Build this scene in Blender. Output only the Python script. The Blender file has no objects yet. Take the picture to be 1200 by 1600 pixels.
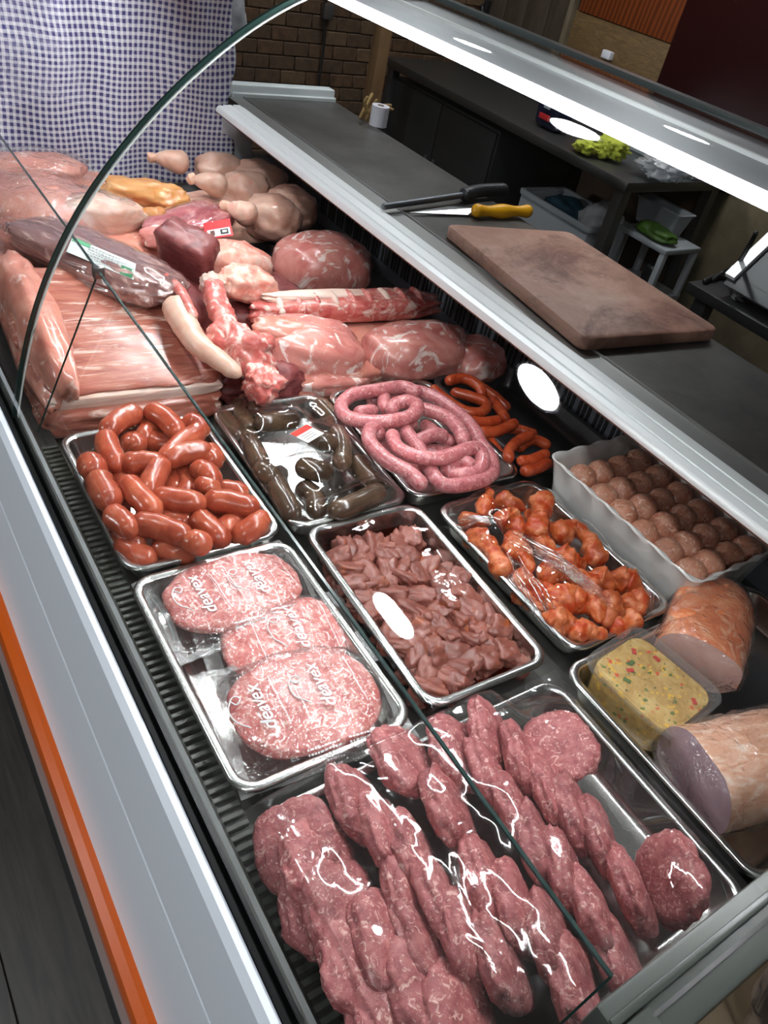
import bpy, bmesh, math, random
from mathutils import Vector, Matrix, noise, Euler
random.seed(7)
S = bpy.context.scene
COL = S.collection
PI = math.pi

# ------------------------------------------------------------------ camera
cam_d = bpy.data.cameras.new('camera')
cam = bpy.data.objects.new('camera', cam_d)
COL.objects.link(cam)
cam_d.sensor_fit = 'VERTICAL'; cam_d.sensor_height = 32.0; cam_d.lens = 24.614
cam_d.clip_start = 0.01
cam.matrix_world = Matrix(((0.82754308, 0.22222501, -0.51554679, 0.0),
                           (-0.52933524, 0.61478391, -0.58467507, 0.0),
                           (0.18702045, 0.7567409, 0.6263917, 1.55),
                           (0, 0, 0, 1)))
S.camera = cam
# ------------------------------------------------------------------ world, exposure
w = bpy.data.worlds.new('room_air'); S.world = w; w.use_nodes = True
w.node_tree.nodes['Background'].inputs[0].default_value = (0.86, 0.92, 1.0, 1)
w.node_tree.nodes['Background'].inputs[1].default_value = 0.10
S.view_settings.view_transform = 'Standard'; S.view_settings.look = 'None'
S.view_settings.exposure = 0.72; S.view_settings.gamma = 1.0
S.view_settings.use_curve_mapping = False
S.cycles.transparent_max_bounces = 32
S.cycles.max_bounces = 10
LAMP_POWER = 80.0      # radiance of the round ceiling lamps
LED_POWER = 185.0       # radiance of the LED strip in the case

# ------------------------------------------------------------------ materials
def newmat(name):
    m = bpy.data.materials.new(name); m.use_nodes = True
    nt = m.node_tree
    return m, nt, nt.nodes['Principled BSDF']
def lnk(nt, a, b): nt.links.new(a, b)
def node(nt, t, **kw):
    n = nt.nodes.new(t)
    for k, v in kw.items(): setattr(n, k, v)
    return n
def rgba(c): return (c[0], c[1], c[2], 1)
def srgb(r, g, b):
    f = lambda v: ((v/255+.055)/1.055)**2.4 if v/255 > .04045 else v/255/12.92
    return (f(r), f(g), f(b))
def ramp(nt, stops, fac):
    r = node(nt, 'ShaderNodeValToRGB'); e = r.color_ramp.elements
    while len(e) < len(stops): e.new(0.5)
    for i, (p, c) in enumerate(stops):
        e[i].position = p; e[i].color = rgba(c)
    lnk(nt, fac, r.inputs[0]); return r.outputs[0]
def coords(nt, scale=(1, 1, 1), rot=(0, 0, 0), rnd=True):
    tc = node(nt, 'ShaderNodeTexCoord'); mp = node(nt, 'ShaderNodeMapping')
    mp.inputs['Scale'].default_value = scale; mp.inputs['Rotation'].default_value = rot
    if rnd:
        oi = node(nt, 'ShaderNodeObjectInfo'); ml = node(nt, 'ShaderNodeMath', operation='MULTIPLY')
        ml.inputs[1].default_value = 7.3
        lnk(nt, oi.outputs['Random'], ml.inputs[0]); lnk(nt, ml.outputs[0], mp.inputs['Location'])
    lnk(nt, tc.outputs['Object'], mp.inputs[0]); return mp.outputs[0]
def tex(nt, vec, scale, detail=4, rough=.55, dist=0.0):
    n = node(nt, 'ShaderNodeTexNoise')
    n.inputs['Scale'].default_value = scale; n.inputs['Detail'].default_value = detail
    n.inputs['Roughness'].default_value = rough; n.inputs['Distortion'].default_value = dist
    lnk(nt, vec, n.inputs['Vector']); return n.outputs[0]
def mixc(nt, fac, a, b, mode='MIX'):
    m = node(nt, 'ShaderNodeMix', data_type='RGBA', blend_type=mode)
    for s, v in ((m.inputs[0], fac), (m.inputs[6], a), (m.inputs[7], b)):
        if isinstance(v, (int, float)): s.default_value = v
        elif isinstance(v, tuple): s.default_value = rgba(v)
        else: lnk(nt, v, s)
    return m.outputs[2]
def bump(nt, bs, h, strength, dist=.002):
    b = node(nt, 'ShaderNodeBump'); b.inputs['Strength'].default_value = strength
    b.inputs['Distance'].default_value = dist
    lnk(nt, h, b.inputs['Height']); lnk(nt, b.outputs[0], bs.inputs['Normal'])
def sset(bs, **k):
    for a, v in k.items():
        bs.inputs[a.replace('_', ' ')].default_value = v
MATS = {}
def plain(name, c, rough=.5, metal=0, spec=.5, var=0.0, vscale=20, bmp=0.0, bscale=200, coat=0):
    if name in MATS: return MATS[name]
    m, nt, bs = newmat(name)
    sset(bs, Base_Color=rgba(c), Roughness=rough, Metallic=metal)
    bs.inputs['Specular IOR Level'].default_value = spec
    bs.inputs['Coat Weight'].default_value = coat
    if var or bmp:
        v = coords(nt)
        if var:
            f = tex(nt, v, vscale, 6, .6)
            lo = tuple(x*(1-var) for x in c); hi = tuple(min(1, x*(1+var)) for x in c)
            lnk(nt, ramp(nt, [(.3, lo), (.7, hi)], f), bs.inputs['Base Color'])
        if bmp: bump(nt, bs, tex(nt, v, bscale, 3), bmp)
    MATS[name] = m; return m
def meat(name, dark, mid, light, fat, s1=25, fs=40, thr=.62, wid=.06, rough=.32, stretch=(1, 1, 1), dist=1.0,
         sss=.12, bmp=.35, bs_=120, coat=.15, fatdist=1.5):
    m, nt, bs = newmat(name)
    v = coords(nt, stretch)
    base = ramp(nt, [(.28, dark), (.5, mid), (.74, light)], tex(nt, v, s1, 6, .6, dist))
    ff = tex(nt, v, fs, 5, .6, fatdist)
    if fat is not None:
        k = ramp(nt, [(max(0, thr-wid), (0, 0, 0)), (thr+wid, (1, 1, 1))], ff)
        base = mixc(nt, k, base, fat)
    oi = node(nt, 'ShaderNodeObjectInfo'); mr = node(nt, 'ShaderNodeMapRange')
    mr.inputs['To Min'].default_value = .86; mr.inputs['To Max'].default_value = 1.12
    lnk(nt, oi.outputs['Random'], mr.inputs[0])
    hs = node(nt, 'ShaderNodeHueSaturation'); lnk(nt, mr.outputs[0], hs.inputs['Value']); lnk(nt, base, hs.inputs['Color'])
    base = hs.outputs[0]
    lnk(nt, base, bs.inputs['Base Color'])
    sset(bs, Roughness=rough)
    bs.inputs['Subsurface Weight'].default_value = sss
    bs.inputs['Subsurface Radius'].default_value = (1, .35, .2)
    bs.inputs['Subsurface Scale'].default_value = .006
    bs.inputs['Coat Weight'].default_value = coat; bs.inputs['Coat Roughness'].default_value = .15
    bump(nt, bs, tex(nt, v, bs_, 4, .6), bmp)
    MATS[name] = m; return m
def film(name, tint=(1, 1, 1), rough=.06, lo=.05, hi=.75, bscale=60, bstr=.5, stretch=(1, 1, 1), bdist=.003, milky=0.0, crease=False):
    m, nt, bs = newmat(name)
    out = nt.nodes['Material Output']; nt.nodes.remove(bs)
    tr = node(nt, 'ShaderNodeBsdfTransparent'); tr.inputs[0].default_value = rgba(tint)
    gl = node(nt, 'ShaderNodeBsdfGlossy'); gl.inputs['Roughness'].default_value = rough
    lw = node(nt, 'ShaderNodeLayerWeight'); lw.inputs[0].default_value = .5
    pw = node(nt, 'ShaderNodeMath', operation='POWER'); pw.inputs[1].default_value = 4.5
    lnk(nt, lw.outputs['Facing'], pw.inputs[0])
    mr = node(nt, 'ShaderNodeMapRange'); mr.inputs['To Min'].default_value = lo; mr.inputs['To Max'].default_value = hi
    mx = node(nt, 'ShaderNodeMixShader')
    if bstr > 0:
        v = coords(nt, stretch)
        b = node(nt, 'ShaderNodeBump'); b.inputs['Strength'].default_value = bstr; b.inputs['Distance'].default_value = bdist
        hgt = tex(nt, v, bscale, 3, .55, .8)
        if crease:
            d1 = node(nt, 'ShaderNodeMath', operation='SUBTRACT'); d1.inputs[1].default_value = .5; lnk(nt, hgt, d1.inputs[0])
            d2 = node(nt, 'ShaderNodeMath', operation='ABSOLUTE'); lnk(nt, d1.outputs[0], d2.inputs[0]); hgt = d2.outputs[0]
        lnk(nt, hgt, b.inputs['Height'])
        lnk(nt, b.outputs[0], gl.inputs['Normal']); lnk(nt, b.outputs[0], lw.inputs['Normal'])
    lnk(nt, pw.outputs[0], mr.inputs['Value']); lnk(nt, mr.outputs[0], mx.inputs[0])
    a = tr.outputs[0]
    if milky:
        df = node(nt, 'ShaderNodeBsdfDiffuse'); df.inputs[0].default_value = (.85, .85, .85, 1)
        m2 = node(nt, 'ShaderNodeMixShader'); m2.inputs[0].default_value = milky
        lnk(nt, a, m2.inputs[1]); lnk(nt, df.outputs[0], m2.inputs[2]); a = m2.outputs[0]
    lnk(nt, a, mx.inputs[1]); lnk(nt, gl.outputs[0], mx.inputs[2]); lnk(nt, mx.outputs[0], out.inputs[0])
    MATS[name] = m; return m
def glow(name, c, power):
    m, nt, bs = newmat(name)
    sset(bs, Base_Color=rgba((.9, .9, .9)))
    bs.inputs['Emission Color'].default_value = rgba(c); bs.inputs['Emission Strength'].default_value = power
    MATS[name] = m; return m

# ------------------------------------------------------------------ object helpers
def obj(name, me, mat=None, parent=None, loc=None, rot=None):
    o = bpy.data.objects.new(name, me); COL.objects.link(o)
    if mat is not None and me is not None and not me.materials: me.materials.append(mat)
    if parent is not None: o.parent = parent
    if loc is not None: o.location = loc
    if rot is not None: o.rotation_euler = rot
    return o
def tag(o, label, cat, group=None, kind=None):
    o['label'] = label; o['category'] = cat
    if group: o['group'] = group
    if kind: o['kind'] = kind
    return o
def empty(name, loc, label, cat, group=None, rz=0):
    o = bpy.data.objects.new(name, None); COL.objects.link(o); o.location = loc; o.rotation_euler = (0, 0, rz)
    o.empty_display_size = .05
    return tag(o, label, cat, group)
def fin(bm, smooth=True, ang=40):
    bmesh.ops.recalc_face_normals(bm, faces=bm.faces)
    me = bpy.data.meshes.new('m'); bm.to_mesh(me); bm.free()
    if smooth:
        me.shade_smooth()
        if ang: me.set_sharp_from_angle(angle=math.radians(ang))
    return me
def from_vf(vs, fs, smooth=True, ang=None):
    me = bpy.data.meshes.new('m'); me.from_pydata(vs, [], fs); me.update()
    if smooth:
        me.shade_smooth()
        if ang: me.set_sharp_from_angle(angle=math.radians(ang))
    return me
def box(x0, x1, y0, y1, z0, z1, bev=0.0, seg=2):
    bm = bmesh.new(); bmesh.ops.create_cube(bm, size=1)
    for v in bm.verts:
        v.co = Vector(((x0+x1)/2+v.co.x*(x1-x0), (y0+y1)/2+v.co.y*(y1-y0), (z0+z1)/2+v.co.z*(z1-z0)))
    if bev: bmesh.ops.bevel(bm, geom=list(bm.edges), offset=bev, segments=seg, affect='EDGES', profile=.5)
    return fin(bm)
def prism_y(prof, y0, y1, bev=0.0):
    bm = bmesh.new()
    a = [bm.verts.new((x, y0, z)) for x, z in prof]; b = [bm.verts.new((x, y1, z)) for x, z in prof]
    n = len(prof)
    for i in range(n): bm.faces.new((a[i], a[(i+1) % n], b[(i+1) % n], b[i]))
    bm.faces.new(a); bm.faces.new(b)
    if bev: bmesh.ops.bevel(bm, geom=list(bm.edges), offset=bev, segments=2, affect='EDGES')
    return fin(bm, True, 30)
def offs(poly, t):
    out = []
    for i, p in enumerate(poly):
        a = Vector(poly[max(0, i-1)]); b = Vector(poly[min(len(poly)-1, i+1)])
        d = (b-a).normalized(); out.append((p[0]+d.y*t, p[1]-d.x*t))
    return out
def sheet_y(poly, t, y0, y1):      # a bent sheet of thickness t that runs along the case
    return prism_y(list(poly)+list(reversed(offs(poly, t))), y0, y1)
def crom(pts, n):
    pts = [Vector(p) for p in pts]
    if len(pts) == 2: return [pts[0].lerp(pts[1], i/(n-1)) for i in range(n)]
    P = [pts[0]*2-pts[1]]+pts+[pts[-1]*2-pts[-2]]
    out = []; m = len(pts)-1
    for i in range(n):
        t = i/(n-1)*m; k = min(int(t), m-1); f = t-k
        a, b, c, d = P[k], P[k+1], P[k+2], P[k+3]
        out.append(.5*((2*b)+(c-a)*f+(2*a-5*b+4*c-d)*f*f+(3*b-a-3*c+d)*f**3))
    return out
def tube_vf(path, rad, seg=12, flat_ends=False, squash=1.0, amp=0.0, fr=60, seed=0):
    n = len(path); vs = []; fs = []
    L = [0]
    for i in range(1, n): L.append(L[-1]+(path[i]-path[i-1]).length)
    up = Vector((0, 0, 1)); prev = None
    for i in range(n):
        d = (path[min(n-1, i+1)]-path[max(0, i-1)]).normalized()
        if prev is None:
            s = d.cross(up)
            if s.length < .05: s = d.cross(Vector((1, 0, 0)))
            s.normalize()
        else:
            s = (prev-d*prev.dot(d)).normalized()
        prev = s; u = s.cross(d).normalized()
        r = rad(L[i]/L[-1]) if callable(rad) else rad
        for k in range(seg):
            a = 2*PI*k/seg
            q = s*math.cos(a)+u*math.sin(a)*squash
            rr = r
            if amp: rr = r*(1+amp*noise.fractal((path[i]+q*r)*fr+Vector((seed*3.1, seed, 0)), .6, 2, 3))
            vs.append(path[i]+q*rr)
    for i in range(n-1):
        for k in range(seg):
            a = i*seg+k; b = i*seg+(k+1) % seg
            fs.append((a, b, b+seg, a+seg))
    fs.append(tuple(reversed(range(seg)))); fs.append(tuple(range((n-1)*seg, n*seg)))
    return vs, fs
def round_ends(L, R, prof=None):
    e = min(.5, R/L)
    def f(t):
        x = min(t, 1-t)/e
        k = 1 if x >= 1 else math.sqrt(max(0.0, 1-(1-x)**2))
        return max(R*.08, R*k*(prof(t) if prof else 1))
    return f
def sausage(pts, R, seg=12, step=.006, amp=.04, seed=0, prof=None, endpad=0.0):
    p = crom(pts, max(14, int(sum((Vector(pts[i+1])-Vector(pts[i])).length for i in range(len(pts)-1))/step)))
    # extra rings so that the ends round off
    L = sum((p[i+1]-p[i]).length for i in range(len(p)-1))
    ts = [0, .02, .06, .12, .2, .3, .42, .56, .74, .9]
    q = []; n = len(p)
    e = min(.45, R/L)
    us = [t*e for t in ts]+[e+(1-2*e)*i/(n-1) for i in range(n)]+[1-t*e for t in reversed(ts)]
    for u_ in us:
        x = u_*(n-1); k = min(int(x), n-2); q.append(p[k].lerp(p[k+1], x-k))
    return from_vf(*tube_vf(q, round_ends(L, R, prof), seg, amp=amp, seed=seed))
def extend(pts, d):
    a, b = Vector(pts[0]), Vector(pts[1]); c, e = Vector(pts[-1]), Vector(pts[-2])
    return [tuple(a+(a-b).normalized()*d)]+list(pts[1:-1])+[tuple(c+(c-e).normalized()*d)]
def center_mesh(me):
    c = Vector((0, 0, 0)); lo = min(v.co.z for v in me.vertices)
    for v in me.vertices: c += v.co
    c /= len(me.vertices)
    me.transform(Matrix.Translation(-c)); return c
def tube_obj(name, pts, R, mat, parent=None, **kw):
    me = sausage(pts, R, **kw)
    if parent is None:
        c = center_mesh(me); return obj(name, me, mat, None, c)
    return obj(name, me, mat, parent)
ICO = {}
def ico(n):
    if n not in ICO:
        bm = bmesh.new(); bmesh.ops.create_icosphere(bm, subdivisions=n, radius=1)
        bm.verts.ensure_lookup_table()
        ICO[n] = ([v.co.copy() for v in bm.verts], [tuple(v.index for v in f.verts) for f in bm.faces]); bm.free()
    return ICO[n]
def blob_me(dims, amp=.12, fr=1.4, sq=2.4, seed=0, n=4, amp2=.03, fr2=5.0, shape=None):
    vs, fs = ico(n); out = []
    sd = Vector((seed*1.37, seed*2.11, seed*.73))
    for p in vs:
        k = (abs(p.x)**sq+abs(p.y)**sq+abs(p.z)**sq)**(-1/sq)
        q = p*k
        d = 1+amp*noise.fractal(p*fr+sd, .6, 2, 3)+amp2*noise.fractal(p*fr2+sd, .6, 2, 3)
        q = Vector((q.x*dims[0]*d, q.y*dims[1]*d, q.z*dims[2]*d))
        if shape: q = shape(q)
        out.append(q)
    return from_vf(out, fs)
def blob(name, loc, dims, mat, rot=(0, 0, 0), parent=None, **kw):
    return obj(name, blob_me(dims, **kw), mat, parent, loc, rot)
def rrect(hx, hy, r, seg=6, z=0):
    out = []
    for cx, cy, a0 in ((hx-r, hy-r, 0), (-hx+r, hy-r, PI/2), (-hx+r, -hy+r, PI), (hx-r, -hy+r, 1.5*PI)):
        for i in range(seg+1):
            a = a0+PI/2*i/seg
            out.append((cx+r*math.cos(a), cy+r*math.sin(a), z))
    return out
def loft(rings, cap0=True, cap1=True, ang=50):
    vs = []; fs = []; n = len(rings[0])
    for r in rings: vs += r
    for i in range(len(rings)-1):
        for k in range(n):
            a = i*n+k; b = i*n+(k+1) % n
            fs.append((a, b, b+n, a+n))
    if cap0: fs.append(tuple(reversed(range(n))))
    if cap1: fs.append(tuple(range((len(rings)-1)*n, len(rings)*n)))
    return from_vf(vs, fs, True, ang)
def world_verts(objs):
    bpy.context.view_layer.update()
    out = []
    for o in objs:
        for c in [o]+list(o.children):
            if c.type == 'MESH': out += [c.matrix_world @ v.co for v in c.data.vertices]
    return out
def drape(x0, x1, y0, y1, nx, ny, objs, base, lift=.003, smooth=4, dil=2, seed=0, wr=.002, wfr=40, edge=None, rz=0, wst=(1, 1)):
    """sheet that lies on top of the given objects; returns mesh in the frame of (cx, cy, 0)."""
    cx, cy = (x0+x1)/2, (y0+y1)/2; ca, sa = math.cos(-rz), math.sin(-rz)
    H = [[base]*nx for _ in range(ny)]
    for v in world_verts(objs):
        dx, dy = v.x-cx, v.y-cy
        lx, ly = dx*ca-dy*sa, dx*sa+dy*ca
        i = int((lx+(x1-x0)/2)/(x1-x0)*(nx-1)+.5); j = int((ly+(y1-y0)/2)/(y1-y0)*(ny-1)+.5)
        if 0 <= i < nx and 0 <= j < ny: H[j][i] = max(H[j][i], v.z+lift)
    for _ in range(dil):
        H = [[max(H[jj][ii] for jj in range(max(0, j-1), min(ny, j+2)) for ii in range(max(0, i-1), min(nx, i+2))) for i in range(nx)] for j in range(ny)]
    for _ in range(smooth):
        G = [r[:] for r in H]
        for j in range(ny):
            for i in range(nx):
                s = 0; c = 0
                for jj in range(max(0, j-1), min(ny, j+2)):
                    for ii in range(max(0, i-1), min(nx, i+2)): s += G[jj][ii]; c += 1
                H[j][i] = s/c
    vs = []; fs = []
    for j in range(ny):
        for i in range(nx):
            lx = -(x1-x0)/2+(x1-x0)*i/(nx-1); ly = -(y1-y0)/2+(y1-y0)*j/(ny-1)
            z = H[j][i]
            k = min(i, nx-1-i, j, ny-1-j)
            if edge is not None and k < 2: z = edge+(z-edge)*k/2
            z += wr*noise.fractal(Vector((lx*wfr*wst[0]+seed, ly*wfr*wst[1], seed*2.)), .6, 2, 3)
            vs.append((lx, ly, z))
    for j in range(ny-1):
        for i in range(nx-1):
            a = j*nx+i; fs.append((a, a+1, a+nx+1, a+nx))
    return from_vf(vs, fs), (cx, cy, 0)
def inflate(me, d, amp, fr, seed=0):
    me = me.copy(); me.materials.clear()
    ns = [v.normal.copy() for v in me.vertices]
    for v, n_ in zip(me.vertices, ns):
        v.co += n_*(d+amp*noise.fractal(v.co*fr+Vector((seed, 0, 0)), .7, 2, 3))
    return me
def text_me(s, size, extr=.0002, shear=.25):
    c = bpy.data.curves.new('t', 'FONT'); c.body = s; c.size = size; c.extrude = extr; c.shear = shear
    c.align_x = 'CENTER'; c.align_y = 'CENTER'; c.offset = size*.012
    o = bpy.data.objects.new('t', c); COL.objects.link(o)
    bpy.context.view_layer.update()
    me = bpy.data.meshes.new_from_object(o.evaluated_get(bpy.context.evaluated_depsgraph_get()))
    bpy.data.objects.remove(o); return me

# ------------------------------------------------------------------ palette
STEEL = plain('tray_steel', (.62, .62, .60), .24, 1, bmp=.06, bscale=300)
STEEL_B = plain('brushed_steel', (.42, .42, .40), .38, 1, bmp=.1, bscale=120)
ALU = plain('rail_aluminium', (.88, .90, .90), .36, .2, bmp=.05, bscale=200)
LIP = plain('counter_lip_grey', (.30, .30, .29), .42, .85, bmp=.05)
TOP = plain('worktop_steel', (.12, .115, .108), .40, .8, var=.3, vscale=9, bmp=.12, bscale=90)
WHITE_P = plain('panel_enamel', (.80, .85, .92), .30, coat=.3)
ORANGE = plain('orange_bumper', srgb(214, 92, 8), .32, coat=.2)
BLACK = plain('black_rubber', (.010, .011, .011), .35)
OLIVE = plain('dark_channel', (.040, .044, .036), .33)
OLIVE2 = plain('end_frame_grey', (.052, .060, .053), .42)
WELL = plain('well_wall_blue_grey', (.13, .145, .17), .42)
SLOT = plain('vent_dark', (.004, .004, .005), .6)
GLASS = film('case_glass', (.985, .995, .99), .0, .055, .85, bstr=0)
PANE = film('inner_pane_glass', (.985, .995, .99), .0, .03, .6, bstr=0)
GEDGE = plain('glass_edge_green', (.012, .03, .026), .15)
FILM = film('cling_film', (.985, .985, .985), .05, .07, .8, 16, .25)
FILM_S = film('stretched_film', (.985, .985, .985), .07, .05, .85, 30, .9, (9, .8, 1), .004)
FILM_W = film('wrinkled_film', (.97, .97, .97), .12, .11, .9, 34, 1.0, (1, 1, 1), .012, .04, True)
VAC = film('vacuum_film', (.97, .97, .97), .05, .08, .85, 14, .35, (1, 1, 1), .004)
CLEAR = film('clear_tub_plastic', (.95, .95, .94), .06, .11, .9, 20, .2, milky=.05)
PRINT = plain('white_print', (.82, .82, .82), .5)

# ================================================================== the room
def struct(name, me, mat, parent=None):
    o = obj(name, me, mat, parent)
    if parent is None: o['kind'] = 'structure'
    return o
def wood(name, c1, c2, scale=(1, 1, 1), rough=.5, s=8, ring=False):
    m, nt, bs = newmat(name)
    v = coords(nt, scale)
    f = tex(nt, v, s, 8, .65, 1.6)
    if ring:
        wv = node(nt, 'ShaderNodeTexWave', wave_type='RINGS'); wv.inputs['Scale'].default_value = 9
        wv.inputs['Distortion'].default_value = 3.5; wv.inputs['Detail'].default_value = 2
        lnk(nt, v, wv.inputs[0]); f = wv.outputs[1]
    lnk(nt, ramp(nt, [(.3, c1), (.7, c2)], f), bs.inputs['Base Color'])
    sset(bs, Roughness=rough); bump(nt, bs, f, .15, .001); MATS[name] = m; return m
PLANK = wood('floor_plank_wood', (.022, .018, .015), (.062, .052, .043), (7, .7, 1), .42, 5)
floor = struct('floor', box(-2.4, 3.1, -1.6, 3.7, -.05, -.012), plain('floor_screed', (.01, .009, .008), .8))
pm = box(-.0945, .0945, -.597, .597, -.012, 0, .0015, 1); pm.materials.append(PLANK)
k = 0
for ix in range(7):
    x = -.112+.19*(ix-3)
    for iy in range(4):
        y = .39+1.2*(iy-1)+(.0 if ix % 2 else .42)*(1 if ix != 3 else 0)
        if y > 3.2: continue
        obj('floor_plank', pm, None, floor, (x, y, 0))
BRICKW = plain('wall_mortar', srgb(70, 53, 38), .8, var=.2, vscale=12)
wall_far = struct('wall_far', box(-2.4, 3.1, 3.6, 3.7, 0, 2.6), BRICKW)
bmats = [plain('brown_brick_%d' % i, c, .75, var=.35, vscale=30, bmp=.4, bscale=60) for i, c in
         enumerate((srgb(84, 60, 40), srgb(76, 57, 40), srgb(92, 70, 48)))]
bms = []
for i in range(3):
    me = box(-.0635, .0635, -.008, .012, -.0276, .0276, .004, 1); me.materials.append(bmats[i]); bms.append(me)
rows = 0
for r in range(20):
    for c in range(12):
        x = 1.46+.13*c+(.065 if r % 2 else 0)
        if x > 2.96: continue
        obj('brick', random.choice(bms), None, wall_far, (x, 3.6-random.uniform(0, .004), .36+.058*r))
wall_right = struct('wall_right', box(3.05, 3.15, -1.6, 3.6, 0, 2.6), plain('brown_wall_paint', srgb(84, 64, 46), .8, var=.25, vscale=6))
struct('dark_red_panel', box(3.02, 3.05, 1.2, 2.412, 1.04, 2.3, .004), plain('dark_red_lacquer', srgb(44, 8, 9), .4), wall_right)
struct('orange_wood_panel', box(3.025, 3.05, 2.414, 2.97, 1.205, 2.3, .003), wood('orange_wood', srgb(96, 44, 18), srgb(128, 62, 26), (1, 1.6, .25), .4, 8, True), wall_right)
struct('pale_board', box(3.03, 3.05, 2.414, 3.0, .93, 1.203, .003), wood('pale_board_wood', srgb(84, 64, 38), srgb(120, 94, 58), (1, 2, 9), .6, 6), wall_right)
GREYB = wood('grey_board_wood', srgb(58, 49, 39), srgb(84, 72, 58), (1, 9, 1), .6, 6)
for i in range(4):
    struct('grey_board', box(3.03, 3.05, 3.01+.15*i, 3.155+.15*i, .9, 2.3, .003), GREYB, wall_right)
struct('board_batten', box(3.0, 3.05, 2.985, 3.012, .9, 2.3, .003), wood('batten_wood', srgb(96, 86, 70), srgb(130, 116, 94), (1, 9, 1)), wall_right)
struct('pale_plaster_patch', box(3.04, 3.05, 1.1, 1.98, 0, 1.0, .002), plain('beige_plaster', srgb(104, 92, 70), .85, var=.3, vscale=7), wall_right)
struct('socket_plate', box(3.005, 3.03, 2.69, 2.74, 1.075, 1.105, .002), plain('socket_white', (.7, .7, .75), .5), wall_right)
ceiling = struct('ceiling', box(-2.4, 3.1, -1.6, 3.7, 2.6, 2.66), plain('ceiling_paint', (.05, .045, .04), .9))
struct('wall_left', box(-2.5, -2.4, -1.6, 3.7, 0, 2.6), plain('shop_wall_paint', (.07, .065, .06), .9))
struct('wall_near', box(-2.4, 3.1, -1.7, -1.6, 0, 2.6), plain('shop_wall_paint', (.07, .065, .06), .9))
# round ceiling lamps
LAMP = glow('lamp_diffuser', (.93, .97, 1.0), LAMP_POWER)
HOUS = plain('lamp_housing', (.75, .75, .75), .4)
def cyl_me(r, z0, z1, seg=32, r2=None):
    r2 = r if r2 is None else r2
    return loft([[(r*math.cos(2*PI*i/seg), r*math.sin(2*PI*i/seg), z0) for i in range(seg)],
                 [(r2*math.cos(2*PI*i/seg), r2*math.sin(2*PI*i/seg), z1) for i in range(seg)]], ang=30)
lh = cyl_me(.105, -.03, 0, 40); ld = cyl_me(.092, -.034, -.029, 40)
lh.materials.append(HOUS); ld.materials.append(LAMP)
for (x, y), lab in (((1.15, 1.69), 'round ceiling lamp above the worktop of the case'), ((-.34, 1.35), 'round ceiling lamp above the customer side of the case'),
               ((2.03, 2.89), 'round ceiling lamp near the brick wall'), ((2.38, 1.93), 'round ceiling lamp above the steel table corner'),
               ((-.3, -.6), 'added fill lamp on the ceiling over the near end of the case'), ((-1.3, -1.0), 'added fill lamp on the ceiling over the near corner of the shop floor')):  # these last two are added fill lamps that brighten the case front
    t = empty('ceiling_lamp', (x, y, 2.6), lab, 'lamp', 'round ceiling lamps')
    obj('housing', lh, None, t); obj('diffuser', ld, None, t)

wl = empty('wall_lamp', (-2.4, 1.82, 1.57), 'oval wall lamp on the shop wall facing the case', 'lamp', 'round ceiling lamps', 0)

def pill(hz, hy, x0, x1): return loft([[(x0, y, z) for z, y, _ in rrect(hz, hy, hz-.002, 10)], [(x1, y, z) for z, y, _ in rrect(hz, hy, hz-.002, 10)]])
obj('housing', pill(.115, .165, 0, .03), HOUS, wl); obj('diffuser', pill(.10, .15, .0302, .036), LAMP, wl)
del wl['group']

# ================================================================== the refrigerated case
Y0, Y1, YM = -.005, 2.06, 1.064
case = empty('display_case', (0, 0, 0), 'long refrigerated butcher display case with curved glass and orange bumper', 'display case')
def part(name, me, mat): return obj(name, me, mat, case)
YN = -.35
part('upper_front_panel', prism_y([(.168, .822), (.160, .823), (.153, .815), (.1352, .7225), (.150, .7225), (.172, .80)], YN, Y1), WHITE_P)
part('lower_front_panel', prism_y([(.1345, .718), (.122, .665), (.112, .615), (.1075, .602), (.125, .602), (.150, .718)], YN, Y1), WHITE_P)
part('panel_seam', prism_y([(.139, .724), (.139, .716), (.15, .716), (.15, .724)], YN, Y1), BLACK)
part('bumper', prism_y([(.110, .602), (.100, .603), (.0905, .597), (.0875, .588), (.0875, .560), (.092, .548), (.11, .545)], YN, Y1), ORANGE)
part('bumper_trim', prism_y([(.0895, .5465), (.0815, .552), (.0815, .540), (.0895, .535), (.11, .535), (.11, .545)], YN, Y1), plain('trim_grey', (.35, .34, .33), .4))
part('kick_panel', box(.115, .14, YN, Y1, 0.0, .54), plain('kick_dark', (.03, .03, .03), .5))
# glass gasket, front channel, air grille
part('outer_gasket', prism_y([(.169, .80), (.169, .826), (.1735, .828), (.1745, .80)], YN, Y1, .0008), BLACK)
part('inner_gasket', prism_y([(.180, .80), (.180, .824), (.184, .825), (.186, .80)], Y0+.03, Y1, .0008), BLACK)
part('front_channel', prism_y([(.175, .80), (.187, .811), (.196, .811), (.203, .795), (.203, .760), (.175, .76)], Y0+.03, Y1), OLIVE)
gr = part('air_grille', prism_y([(.2035, .770), (.2035, .776), (.232, .776), (.232, .770)], Y0+.03, Y1), plain('grille_black', (.012, .013, .012), .4))
rb = box(.2045, .231, -.0032, .0032, .776, .7815, .001, 1); rb.materials.append(OLIVE)
yy = .04
while yy < 1.04:
    obj('grille_rib', rb, None, gr, (0, yy, 0)); yy += .0115
DECK = plain('deck_steel', (.20, .20, .185), .36, .85, bmp=.1, bscale=80, var=.15, vscale=6)
part('deck', box(.2325, 1.158, Y0+.03, Y1, .735, .752), DECK)
ww = part('well_wall', box(1.16, 1.175, Y0+.03, Y1, .735, .975), WELL)
sl = box(1.1585, 1.1605, -.0042, .0042, .782, .842, .0008, 1); sl.materials.append(SLOT)
y = .45
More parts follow.
